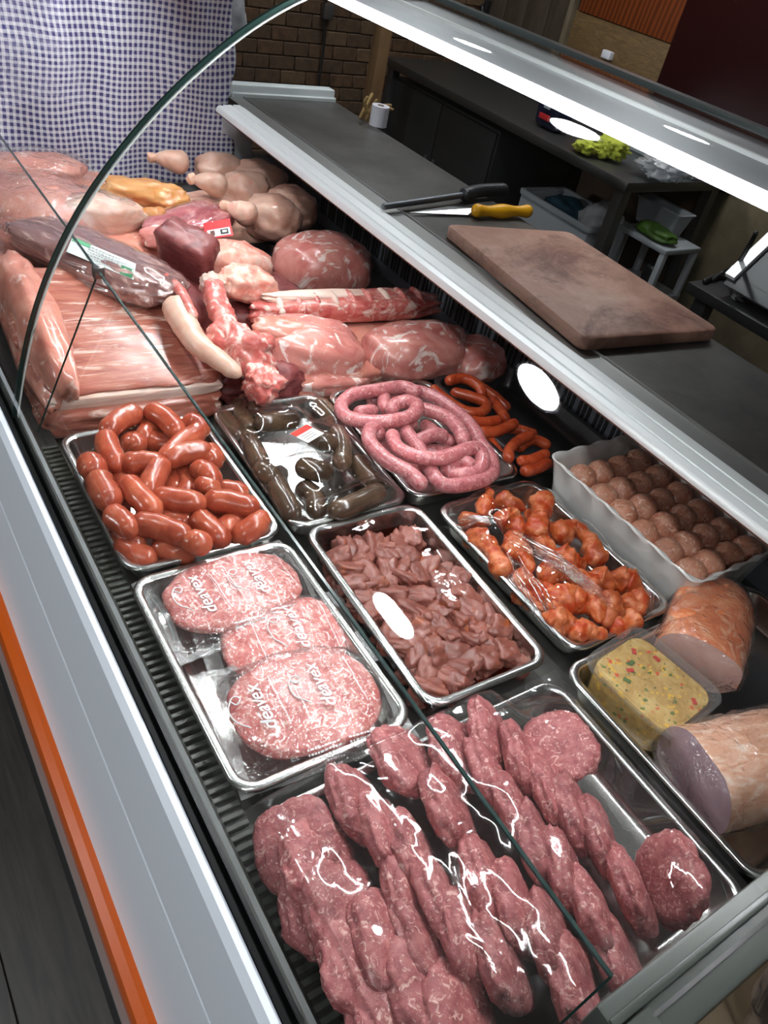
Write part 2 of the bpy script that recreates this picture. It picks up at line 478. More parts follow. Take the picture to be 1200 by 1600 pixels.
while y < 1.9:
    for d in (-.0125, 0, .0125): obj('vent_slot', sl, None, ww, (0, y+d, 0))
    y += .0455
# counter rail and worktop
part('counter_rail', prism_y([(.903, .988), (.903, .993), (.907, 1.000), (.917, 1.003), (.9185, .9995), (.921, .9995), (.9225, 1.0035), (.944, 1.0045), (.9455, 1.001), (.948, 1.001), (.9495, 1.005), (.968, 1.005),
                              (.973, 1.0), (.979, 1.0), (.979, .978), (.930, .978)], Y0+.03, 2.02), ALU)
part('rail_rust_edge', prism_y([(.9035, .9875), (.930, .9775), (.930, .974), (.9045, .9845)], Y0+.03, 2.02), plain('rust_edge', srgb(96, 62, 48), .7, var=.5, vscale=60))
part('counter_lip', prism_y([(.979, .97), (.979, .9985), (1.0195, .9985), (1.0215, 1.0015), (1.0235, 1.0015), (1.0235, .97)], Y0+.03, 2.12), LIP)
part('worktop', box(1.0237, 1.31, Y0+.03, 2.12, .972, .9995, .001, 1), TOP)
part('rear_panel', box(1.18, 1.30, Y0+.03, Y1, 0, .97), plain('rear_panel_grey', (.2, .2, .2), .5))
part('base_body', box(.145, 1.175, YN, Y1, .02, .73), plain('body_grey', (.3, .3, .3), .5))
part('far_end_ledge', prism_y([(0, 0)], 0, 1) if False else box(.985, 1.31, 2.122, 2.16, .97, 1.028, .006, 2), plain('white_profile', (.66, .70, .70), .4))
part('far_end_ledge_lip', box(.99, 1.31, 2.112, 2.1215, .985, 1.010, .003, 1), plain('white_profile', (.66, .70, .70), .4))
part('far_end_panel', box(.19, 1.175, Y1+.001, Y1+.02, .2, .87), plain('far_end_grey', (.35, .36, .38), .4))
part('far_corner_post', box(.93, 1.02, 2.035, 2.058, .752, .97, .002), plain('post_grey', (.4, .42, .45), .4))
# curved front glass
prof = [(.1775, .8196), (.1873, .866), (.1983, .9122), (.2112, .9577), (.2264, 1.0021), (.2443, 1.0452), (.2649, 1.0868), (.2884, 1.1268), (.3147, 1.1654), (.3435, 1.2024), (.3747, 1.2379), (.408, 1.2718), (.4431, 1.3038), (.48, 1.3338), (.5183, 1.3612), (.5582, 1.3853), (.5995, 1.4052), (.6426, 1.4180), (.6877, 1.4230), (.7355, 1.4215), (.785, 1.418)]
pv = crom([(p[0], 0, p[1]) for p in prof], 81); prof = [(p.x, p.z) for p in pv]
def glass_sheet(name, y0, y1, mat):
    vs = []; fs = []
    for (x, z) in prof: vs += [(x, y0, z), (x, y1, z)]
    for i in range(len(prof)-1): fs.append((2*i, 2*i+1, 2*i+3, 2*i+2))
    return part(name, from_vf(vs, fs), mat)
glass_sheet('curved_glass', .012, YM-.0015, GLASS)
glass_sheet('curved_glass', YM+.0035, 2.015, GLASS)
part('glass_joint_edge', sheet_y(prof, .0055, YM-.0015, YM+.0035), GEDGE)
part('glass_joint_bead', sheet_y(offs(prof, .0057), .0022, YM-.005, YM-.0016), plain('glass_bead_pale', (.55, .6, .58), .2))
part('glass_top_trim', prism_y([(.782, 1.4145), (.80, 1.413), (.80, 1.421), (.782, 1.4215)], Y0, 2.015), plain('top_trim_dark', (.05, .06, .06), .25))
# inner panes
ia, ib = (.206, .802), (.306, 1.05)
def pane(y0, y1):
    vs = [(ia[0], y0, ia[1]), (ib[0], y0, ib[1]), (ib[0], y1, ib[1]), (ia[0], y1, ia[1])]
    p = part('inner_pane', from_vf(vs, [(0, 1, 2, 3)], False), PANE)
    obj('pane_top_edge', prism_y([(ib[0]-.0014, ib[1]-.001), (ib[0]+.0014, ib[1]-.001), (ib[0]+.0014, ib[1]+.0014), (ib[0]-.0014, ib[1]+.0014)], y0, y1), GEDGE, p)
    for yy in (y0, y1):
        d = .0008
        obj('pane_side_edge', from_vf([(ia[0]-d, yy-d, ia[1]), (ia[0]+d, yy-d, ia[1]), (ia[0]+d, yy+d, ia[1]), (ia[0]-d, yy+d, ia[1]),
             (ib[0]-d, yy-d, ib[1]), (ib[0]+d, yy-d, ib[1]), (ib[0]+d, yy+d, ib[1]), (ib[0]-d, yy+d, ib[1])],
             [(0, 1, 5, 4), (1, 2, 6, 5), (2, 3, 7, 6), (3, 0, 4, 7), (0, 3, 2, 1), (4, 5, 6, 7)], False), GEDGE, p)
pane(.034, 1.040); pane(1.0415, 2.015)
part('pane_clip', box(.298, .314, 1.036, 1.048, 1.040, 1.058, .003), plain('clip_steel', (.3, .3, .3), .3, 1))
# canopy with the LED strip under its front edge
can = part('canopy', prism_y([(.640, 1.4005), (.640, 1.406), (.70, 1.408), (.79, 1.411), (.797, 1.405), (.797, 1.3995), (.70, 1.3985)], Y0+.03, 2.015), plain('canopy_grey', (.30, .31, .32), .42, .5, bmp=.06))
obj('canopy_fold', prism_y([(.712, 1.4085), (.716, 1.4115), (.722, 1.4115), (.726, 1.409)], Y0+.03, 2.015), ALU, can)
obj('added_led_baffle', box(.6428, .650, Y0+.03, 2.015, 1.3915, 1.4003, .0005, 1), ALU, can)  # added behind the strip to block its light towards the work room
obj('led_strip', prism_y([(.6368, 1.4003), (.6418, 1.3958), (.6425, 1.4003)], Y0+.03, 2.015), glow('led_white', (.97, .985, 1.0), LED_POWER), can)
# near end frame
ef = part('end_frame', box(.285, 1.00, -.012, .0275, 1.018, 1.050, .003), OLIVE2)
obj('frame_bead', box(.285, 1.0, .0115, .0175, 1.0502, 1.0535, .0015), plain('frame_bead_dark', (.05, .058, .05), .35), ef)
obj('frame_groove', box(.285, 1.0, .0035, .0062, 1.0501, 1.0512), BLACK, ef)
part('end_panel', box(.215, .97, .001, .022, .735, 1.0175, .001), OLIVE2)
part('end_post', prism_y([(.1775, .82), (.206, .802), (.315, 1.05), (.30, 1.06), (.2443, 1.0452), (.2, .92)], -.006, .010), OLIVE2)

# ================================================================== neighbouring counter in the corner of the view
nb = empty('neighbour_counter', (.5, -.3, 0), 'brown counter continuing beyond the dark grey end frame', 'counter')
o = obj('counter_top', box(.18, 1.1, -.9, -.016, .84, .86, .003), plain('neighbour_top', srgb(150, 132, 108), .5, var=.2), None)
o.parent = nb; o.location = (-.5, .3, 0)
o = obj('counter_body', box(.2, 1.1, -.9, -.37, 0, .838), plain('neighbour_body', (.2, .2, .2), .6), nb, (-.5, .3, 0))
rb_t = empty('ribbed_container', (.545, -.085, .8605), 'clear ribbed plastic container at the bottom right corner', 'container')
rings = []
for i, z in enumerate((0, .03, .06, .066)):
    r = []
    for k in range(96):
        a = 2*PI*k/96; q = 1+(.035*math.cos(24*a) if i < 3 else .06)
        ex = .062*(1+.25*z/.06)*q
        c, s_ = math.cos(a), math.sin(a); kk = (abs(c)**5+abs(s_)**5)**(-1/5)
        r.append((c*kk*ex, s_*kk*ex*.8, z))
    rings.append(r)
obj('tub', loft(rings, True, False), film('ribbed_plastic', (.9, .84, .78), .12, .12, .9, 30, .3, milky=.12), rb_t)
obj('contents', blob_me((.05, .04, .024), seed=3, sq=4), plain('ribbed_contents', srgb(150, 110, 92), .5, var=.3), rb_t, (0, 0, .028))

# ================================================================== gingham cloth at the far end
def gingham():
    m, nt, bs = newmat('gingham')
    uv = node(nt, 'ShaderNodeTexCoord'); sp = node(nt, 'ShaderNodeSeparateXYZ'); lnk(nt, uv.outputs['UV'], sp.inputs[0])
    ch = []
    nz = tex(nt, uv.outputs['UV'], 90, 3)
    for i in (0, 1):
        a = node(nt, 'ShaderNodeMath', operation='MULTIPLY'); a.inputs[1].default_value = 1/.0140
        lnk(nt, sp.outputs[i], a.inputs[0])
        ad = node(nt, 'ShaderNodeMath', operation='MULTIPLY_ADD'); ad.inputs[1].default_value = .22; lnk(nt, nz, ad.inputs[0]); lnk(nt, a.outputs[0], ad.inputs[2])
        f = node(nt, 'ShaderNodeMath', operation='FRACT'); lnk(nt, ad.outputs[0], f.inputs[0])
        g = node(nt, 'ShaderNodeMapRange'); g.inputs['From Min'].default_value = .41; g.inputs['From Max'].default_value = .50
        lnk(nt, f.outputs[0], g.inputs[0]); ch.append(g.outputs[0])
    s = node(nt, 'ShaderNodeMath', operation='ADD'); lnk(nt, ch[0], s.inputs[0]); lnk(nt, ch[1], s.inputs[1])
    h = node(nt, 'ShaderNodeMath', operation='MULTIPLY'); h.inputs[1].default_value = .5; lnk(nt, s.outputs[0], h.inputs[0])
    c = ramp(nt, [(0, (.64, .65, .67)), (.5, (.40, .40, .49)), (1, (.042, .040, .15))], h.outputs[0])
    lnk(nt, c, bs.inputs['Base Color']); sset(bs, Roughness=.85)
    MATS['gingham'] = m; return m
nx, nz_ = 90, 70; vs = []; fs = []; uvs = []
for j in range(nz_):
    for i in range(nx):
        u = i/(nx-1); v = j/(nz_-1)
        x = .10+.855*u; z = .80+.62*v
        y = 2.045+.010*math.sin(x*19+2*v)+.006*math.sin(x*43+1.3)*(1-.4*v)+.010*noise.noise(Vector((x*9, z*7, 1)))-.0*v
        x += .012*noise.noise(Vector((x*5, z*5, 4)))+(.010*math.sin(z*30) if u > .93 else 0)
        vs.append((x, y, z)); uvs.append((x*1.02+.012*noise.noise(Vector((x*8, z*6, 9))), z+.012*noise.noise(Vector((x*6, z*8, 2)))))
for j in range(nz_-1):
    for i in range(nx-1):
        a = j*nx+i; fs.append((a, a+1, a+nx+1, a+nx))
me = from_vf(vs, fs); ul = me.uv_layers.new()
for l in me.loops: ul.data[l.index].uv = uvs[l.vertex_index]
me.transform(Matrix.Translation((-.52, -2.045, -.80)))
cl = obj('gingham_cloth', me, gingham(), None, (.52, 2.045, .80))
sm = cl.modifiers.new('th', 'SOLIDIFY'); sm.thickness = .0015
tag(cl, 'navy and white gingham cloth hung across the far end of the case', 'cloth')

# ================================================================== trays
ORD = ['first', 'second', 'third', 'fourth', 'fifth', 'sixth', 'seventh', 'eighth', 'ninth', 'tenth', 'eleventh', 'twelfth']
def place_labels(objs, base, per_row, zsplit=None):
    """label every piece of a heap by its row from the far end and its place in that row"""
    bpy.context.view_layer.update()
    layers = [('', objs)]
    if zsplit is not None:
        layers = [('', [o for o in objs if o.matrix_world.translation.z >= zsplit]), ('lower ', [o for o in objs if o.matrix_world.translation.z < zsplit])]
    for pre, L in layers:
        L = sorted(L, key=lambda o: -o.matrix_world.translation.y)
        rows = [L[i:i+per_row] for i in range(0, len(L), per_row)]
        for r, row in enumerate(rows):
            for c_, o in enumerate(sorted(row, key=lambda o: o.matrix_world.translation.x)):
                o['label'] = '%s%s, %s from left in the %s row from the far end' % (pre, base, ORD[c_], ORD[r])
def make_tray_meshes(W, L, depth=.044, rim=.0115, r=.030, wide=0.0):
    hx, hy = W/2, L/2
    rings = [rrect(hx-.0005, hy-.0005, r, 8, -.0055), rrect(hx, hy, r, 8, -.002), rrect(hx-.0012, hy-.0012, r, 8, 0.0),
             rrect(hx-.003, hy-.003, r-.002, 8, .0008), rrect(hx-rim+.002, hy-rim+.002, r-.008, 8, .0004), rrect(hx-rim, hy-rim, r-.009, 8, -.0016)]
    rim_me = loft(rings, False, False)
    b = [rrect(hx-rim, hy-rim, r-.009, 8, -.0016), rrect(hx-rim-.0025, hy-rim-.0025, r-.009, 8, -.012), rrect(hx-rim-.007, hy-rim-.007, r-.010, 8, -depth+.008),
         rrect(hx-rim-.011, hy-rim-.011, r-.012, 8, -depth+.002), rrect(hx-rim-.017, hy-rim-.017, r-.014, 8, -depth)]
    # the outside of the pan, a thickness further out
    pan = loft([[(x*1.0+(.001 if x > 0 else -.001), y+(.001 if y > 0 else -.001), z-.001) for x, y, z in q] for q in b[:1]] + b, False, True)
    return rim_me, pan
def tray(name, x0, x1, y0, y1, label, z=.80, rz=0, depth=.044, mat=None, group='steel meat trays', **kw):
    rm, pn = make_tray_meshes(x1-x0, y1-y0, depth, **kw)
    t = empty(name, ((x0+x1)/2, (y0+y1)/2, z), label, 'tray', group, rz)
    obj('pan', pn, mat or STEEL, t); obj('rim', rm, mat or STEEL, t)
    return t
tA = tray('steel_tray', .228, .456, .711, 1.028, 'steel tray holding the short red sausage links')
tB = tray('steel_tray', .472, .679, .711, 1.031, 'steel tray holding the dark sausages under tight glossy film', rz=math.radians(-1.2))
tC = tray('steel_tray', .688, .916, .705, 1.022, 'steel tray holding the coiled pink raw sausage', rz=math.radians(-2.5))
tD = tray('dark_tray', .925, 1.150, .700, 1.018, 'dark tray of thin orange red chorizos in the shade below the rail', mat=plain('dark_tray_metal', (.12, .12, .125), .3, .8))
tE = tray('steel_tray', .2245, .452, .366, .702, 'steel tray holding three film wrapped burger packs')
tF = tray('steel_tray', .476, .676, .368, .708, 'steel tray of marinated meat cubes under flat film', rz=math.radians(-1.4))
tG = tray('steel_tray', .704, .920, .362, .687, 'steel tray of orange marinated chicken wings under stretched film', rz=math.radians(1.2))
tI = tray('steel_tray', .233, .655, .022, .345, 'large steel tray heaped with raw burger patties in the foreground', depth=.040)
tJ = tray('steel_tray', .672, 1.09, .030, .352, 'steel tray holding the salad tub and the wrapped ham pieces')

# ---- short red sausage links
LINK = meat('red_link_sausage', srgb(142, 58, 38), srgb(174, 80, 56), srgb(198, 110, 80), srgb(208, 136, 106), 30, 60, .74, .06, .27, (1, 1, 1), .6, .1, .12, 160, .35)
links = [[(0.292, 0.985, 0.824), (0.32, 1.008, 0.824), (0.35, 1.021, 0.824)], [(0.369, 1.019, 0.824), (0.384, 0.996, 0.824), (0.39, 0.951, 0.824)], [(0.286, 0.973, 0.824), (0.28, 0.938, 0.824), (0.279, 0.9, 0.824)], [(0.244, 0.924, 0.824), (0.247, 0.907, 0.824), (0.25, 0.891, 0.824)], [(0.247, 0.883, 0.824), (0.245, 0.856, 0.824), (0.246, 0.822, 0.824)], [(0.29, 0.901, 0.824), (0.312, 0.896, 0.824), (0.338, 0.886, 0.824)], [(0.346, 0.891, 0.824), (0.384, 0.922, 0.824), (0.424, 0.947, 0.824)], [(0.348, 0.89, 0.824), (0.379, 0.898, 0.824), (0.414, 0.896, 0.824)], [(0.412, 0.973, 0.824), (0.422, 0.965, 0.824), (0.427, 0.944, 0.824)], [(0.417, 0.906, 0.815), (0.421, 0.892, 0.815), (0.411, 0.875, 0.815)], [(0.299, 0.829, 0.824), (0.316, 0.856, 0.824), (0.339, 0.885, 0.824)], [(0.279, 0.86, 0.824), (0.284, 0.831, 0.824), (0.293, 0.788, 0.824)], [(0.308, 0.817, 0.824), (0.329, 0.801, 0.824), (0.357, 0.782, 0.824)], [(0.383, 0.868, 0.815), (0.396, 0.857, 0.815), (0.395, 0.83, 0.815)], [(0.377, 0.838, 0.81), (0.387, 0.83, 0.81), (0.395, 0.821, 0.81)], [(0.37, 0.786, 0.824), (0.393, 0.774, 0.824), (0.423, 0.75, 0.824)], [(0.239, 0.804, 0.824), (0.244, 0.792, 0.824), (0.252, 0.762, 0.824)], [(0.262, 0.774, 0.824), (0.287, 0.757, 0.824), (0.313, 0.726, 0.824)], [(0.313, 0.72, 0.824), (0.322, 0.711, 0.824), (0.331, 0.703, 0.824)], [(0.35, 0.773, 0.81), (0.353, 0.749, 0.81), (0.363, 0.717, 0.81)], [(0.372, 0.745, 0.8), (0.394, 0.754, 0.8), (0.413, 0.762, 0.8)], [(0.387, 0.726, 0.8), (0.412, 0.727, 0.81), (0.431, 0.743, 0.81)], [(0.242, 0.772, 0.795), (0.251, 0.753, 0.795), (0.268, 0.734, 0.79)], [(0.285, 0.75, 0.8), (0.299, 0.732, 0.8), (0.321, 0.724, 0.795)], [(0.242, 0.786, 0.8), (0.252, 0.776, 0.8), (0.258, 0.753, 0.8)], [(0.316, 0.974, 0.8), (0.329, 0.977, 0.8), (0.331, 0.962, 0.8)], [(0.356, 0.997, 0.795), (0.367, 0.972, 0.795), (0.387, 0.959, 0.795)], [(0.276, 0.902, 0.8), (0.292, 0.893, 0.8), (0.308, 0.885, 0.8)], [(0.307, 0.801, 0.8), (0.325, 0.788, 0.8), (0.342, 0.776, 0.8)], [(0.366, 1.038, 0.8), (0.362, 1.003, 0.8), (0.342, 0.98, 0.8)], [(0.377, 0.901, 0.79), (0.373, 0.863, 0.79), (0.354, 0.844, 0.79)], [(0.408, 0.838, 0.79), (0.429, 0.83, 0.79), (0.438, 0.814, 0.79)], [(0.306, 0.837, 0.79), (0.291, 0.807, 0.79), (0.3, 0.792, 0.79)], [(0.374, 0.915, 0.785), (0.356, 0.888, 0.785), (0.354, 0.863, 0.785)], [(0.385, 0.803, 0.785), (0.405, 0.795, 0.785), (0.423, 0.789, 0.785)], [(0.262, 0.883, 0.785), (0.265, 0.858, 0.785), (0.255, 0.838, 0.785)]]
for i, p in enumerate(links):
    me_r = .0176 if i not in (4, 3) else .0198
    o = tube_obj('sausage_link', extend(p, .0085), me_r, LINK, seed=i, amp=.07, prof=lambda t: .92+.1*math.sin(PI*t))
    tag(o, 'short plump red sausage link in the front left steel tray', 'sausage', 'red sausage links')

place_labels([o for o in COL.objects if o.get('group') == 'red sausage links'], 'red sausage link', 5, .808)
# ---- dark sausages under tight film
DARK = meat('dark_blood_sausage', srgb(54, 42, 34), srgb(84, 66, 52), srgb(112, 88, 66), None, 14, 40, .7, .05, .22, (1, 1, 1), .5, .05, .15, 120, .5)
dark = [[(0.493, 1.018, 0.79), (0.494, 0.986, 0.79), (0.493, 0.939, 0.79)], [(0.539, 1.048, 0.79), (0.527, 1.008, 0.79), (0.518, 0.958, 0.79)], [(0.571, 1.056, 0.795), (0.555, 1.019, 0.805), (0.543, 0.998, 0.8)], [(0.521, 0.948, 0.815), (0.549, 0.943, 0.818), (0.594, 0.946, 0.812)], [(0.506, 0.943, 0.8), (0.492, 0.891, 0.805), (0.489, 0.857, 0.8)], [(0.481, 0.851, 0.805), (0.484, 0.828, 0.81), (0.497, 0.823, 0.8)], [(0.494, 0.824, 0.8), (0.484, 0.782, 0.805), (0.481, 0.736, 0.8)], [(0.597, 0.9, 0.81), (0.602, 0.876, 0.815), (0.625, 0.868, 0.805)], [(0.541, 0.831, 0.81), (0.551, 0.806, 0.818), (0.577, 0.801, 0.81)], [(0.673, 1.01, 0.79), (0.675, 0.975, 0.79), (0.672, 0.922, 0.79)], [(0.652, 0.913, 0.8), (0.641, 0.87, 0.8), (0.612, 0.821, 0.8)], [(0.536, 0.722, 0.805), (0.568, 0.719, 0.812), (0.635, 0.74, 0.805)], [(0.656, 0.847, 0.785), (0.653, 0.809, 0.785), (0.658, 0.779, 0.785)], [(0.531, 0.807, 0.79), (0.539, 0.778, 0.79), (0.525, 0.741, 0.79)]]
ds = []
for i, p in enumerate(dark):
    o = tube_obj('dark_sausage', extend(p, .005), .0172 if i != 2 else .0135, DARK, seed=i+40, amp=.05)
    ds.append(tag(o, 'dark brown blood sausage sealed under glossy film', 'sausage', 'dark sausages'))
me, c = drape(.476, .676, .717, 1.025, 60, 90, ds, .801, .004, 12, 4, seed=5, wr=.0030, wfr=9, edge=.802, rz=math.radians(-1.2))
fB = obj('film_cover', me, VAC, None, c, (0, 0, math.radians(-1.2)))
tag(fB, 'tight glossy film with white reflections over the dark sausages', 'film')
lb = empty('sticker', (0.568, 0.867, 0.842), 'small red and white sticker on the film over the dark sausages', 'sticker', None, math.radians(28))
obj('paper', box(-.024, .024, -.017, .017, 0, .0006), plain('sticker_white', (.75, .73, .68), .4), lb, (0, 0, 0), (.0, .12, 0))
obj('red_band', box(-.024, .024, .005, .0165, .0007, .0011), plain('sticker_red', srgb(200, 52, 40), .4), lb, (0, 0, 0), (.0, .12, 0))
for q in range(3): obj('small_print', box(-.018, .012, -.011+.005*q, -.0095+.005*q, .0007, .001), plain('print_grey', (.3, .3, .3), .5), lb, (0, 0, 0), (.0, .12, 0))

place_labels(ds, 'dark blood sausage under film', 3)
# ---- coiled pink raw sausage
PINK = meat('pink_raw_sausage', srgb(150, 76, 82), srgb(188, 108, 112), srgb(208, 138, 140), srgb(224, 180, 174), 90, 170, .60, .05, .30, (1, 1, 1), .5, .15, .25, 200, .25)
coils = [[(0.837, 0.928, 0.832), (0.819, 0.964, 0.828), (0.772, 0.969, 0.826), (0.721, 0.974, 0.822), (0.685, 0.953, 0.82), (0.673, 0.918, 0.822), (0.689, 0.888, 0.828), (0.725, 0.865, 0.836), (0.768, 0.865, 0.838), (0.798, 0.886, 0.838), (0.8, 0.913, 0.832), (0.778, 0.922, 0.824), (0.757, 0.906, 0.816)], [(0.696, 0.928, 0.816), (0.719, 0.925, 0.818), (0.743, 0.924, 0.816)], [(0.788, 0.969, 0.812), (0.766, 0.938, 0.816), (0.763, 0.919, 0.81)], [(0.818, 0.975, 0.818), (0.856, 0.932, 0.826), (0.873, 0.875, 0.826), (0.873, 0.818, 0.826), (0.858, 0.772, 0.824), (0.851, 0.734, 0.822), (0.826, 0.701, 0.82), (0.782, 0.692, 0.82), (0.732, 0.703, 0.82), (0.727, 0.733, 0.822), (0.745, 0.798, 0.822), (0.756, 0.857, 0.82), (0.791, 0.876, 0.815)], [(0.818, 0.902, 0.824), (0.84, 0.855, 0.83), (0.837, 0.809, 0.832), (0.823, 0.774, 0.828)], [(0.703, 0.85, 0.812), (0.703, 0.867, 0.824), (0.683, 0.859, 0.828), (0.665, 0.825, 0.83), (0.665, 0.775, 0.832), (0.682, 0.736, 0.832), (0.689, 0.701, 0.826)], [(0.72, 0.847, 0.826), (0.698, 0.797, 0.834), (0.711, 0.76, 0.84), (0.749, 0.742, 0.842), (0.813, 0.749, 0.842), (0.827, 0.737, 0.836), (0.809, 0.712, 0.828), (0.777, 0.715, 0.822), (0.762, 0.727, 0.818), (0.761, 0.737, 0.824), (0.786, 0.737, 0.83), (0.796, 0.712, 0.832)], [(0.747, 0.814, 0.822), (0.788, 0.817, 0.828), (0.811, 0.805, 0.824)], [(0.725, 0.804, 0.8), (0.736, 0.767, 0.8), (0.75, 0.741, 0.8)], [(0.702, 0.915, 0.795), (0.713, 0.864, 0.795), (0.703, 0.792, 0.795), (0.709, 0.74, 0.795)], [(0.821, 0.888, 0.8), (0.825, 0.845, 0.8), (0.843, 0.808, 0.8)], [(0.886, 0.947, 0.8), (0.883, 0.861, 0.8), (0.865, 0.762, 0.8), (0.869, 0.73, 0.8)], [(0.759, 0.983, 0.8), (0.802, 0.962, 0.8), (0.856, 0.965, 0.8)], [(0.756, 0.843, 0.8), (0.779, 0.812, 0.8), (0.811, 0.795, 0.8), (0.833, 0.764, 0.8)]]
for i, p in enumerate(coils):
    o = tube_obj('raw_sausage', p, .0126, PINK, seed=i+80, amp=.05, seg=14)
    tag(o, 'length of coarse pink raw sausage curled in the middle tray', 'sausage', 'pink raw sausages')

place_labels([o for o in COL.objects if o.get('group') == 'pink raw sausages'], 'coiled pink raw sausage', 3, .81)
# ---- thin chorizos
CHO = meat('orange_chorizo', srgb(146, 48, 22), srgb(188, 74, 38), srgb(212, 104, 62), srgb(236, 150, 96), 40, 120, .72, .05, .26, (1, 1, 1), .6, .1, .2, 160, .35)
cho = [[(0.902, 0.977, 0.806), (0.904, 0.933, 0.806), (0.915, 0.89, 0.806), (0.945, 0.875, 0.806), (0.976, 0.896, 0.806), (0.961, 0.926, 0.806), (0.932, 0.954, 0.806)], [(0.932, 0.975, 0.815), (0.973, 0.971, 0.818), (0.989, 0.939, 0.815), (0.979, 0.914, 0.81)], [(0.903, 0.858, 0.806), (0.932, 0.845, 0.806), (0.968, 0.843, 0.806)], [(0.899, 0.826, 0.806), (0.936, 0.815, 0.806), (0.995, 0.827, 0.806)], [(1.021, 0.93, 0.79), (1.014, 0.9, 0.79), (0.999, 0.854, 0.79)], [(0.925, 0.821, 0.79), (0.918, 0.794, 0.79), (0.91, 0.765, 0.79)], [(0.899, 0.735, 0.806), (0.919, 0.759, 0.806), (0.953, 0.776, 0.806), (1.0, 0.787, 0.806)], [(0.913, 0.73, 0.806), (0.938, 0.723, 0.806), (0.988, 0.729, 0.806)], [(0.957, 0.774, 0.79), (1.001, 0.783, 0.795), (1.028, 0.759, 0.79)], [(0.899, 0.703, 0.806), (0.93, 0.7, 0.806), (0.973, 0.707, 0.806)], [(0.925, 0.98, 0.79), (0.923, 0.935, 0.79), (0.928, 0.893, 0.79)], [(1.021, 0.988, 0.79), (1.031, 0.942, 0.79), (1.038, 0.891, 0.785)], [(0.986, 0.844, 0.785), (1.011, 0.827, 0.785), (1.035, 0.802, 0.785)]]
for i, p in enumerate(cho):
    o = tube_obj('chorizo', p, .0106, CHO, seed=i+120, amp=.05)
    tag(o, 'thin orange red chorizo in the dark tray under the rail', 'sausage', 'thin chorizos')

place_labels([o for o in COL.objects if o.get('group') == 'thin chorizos'], 'thin orange red chorizo', 3)
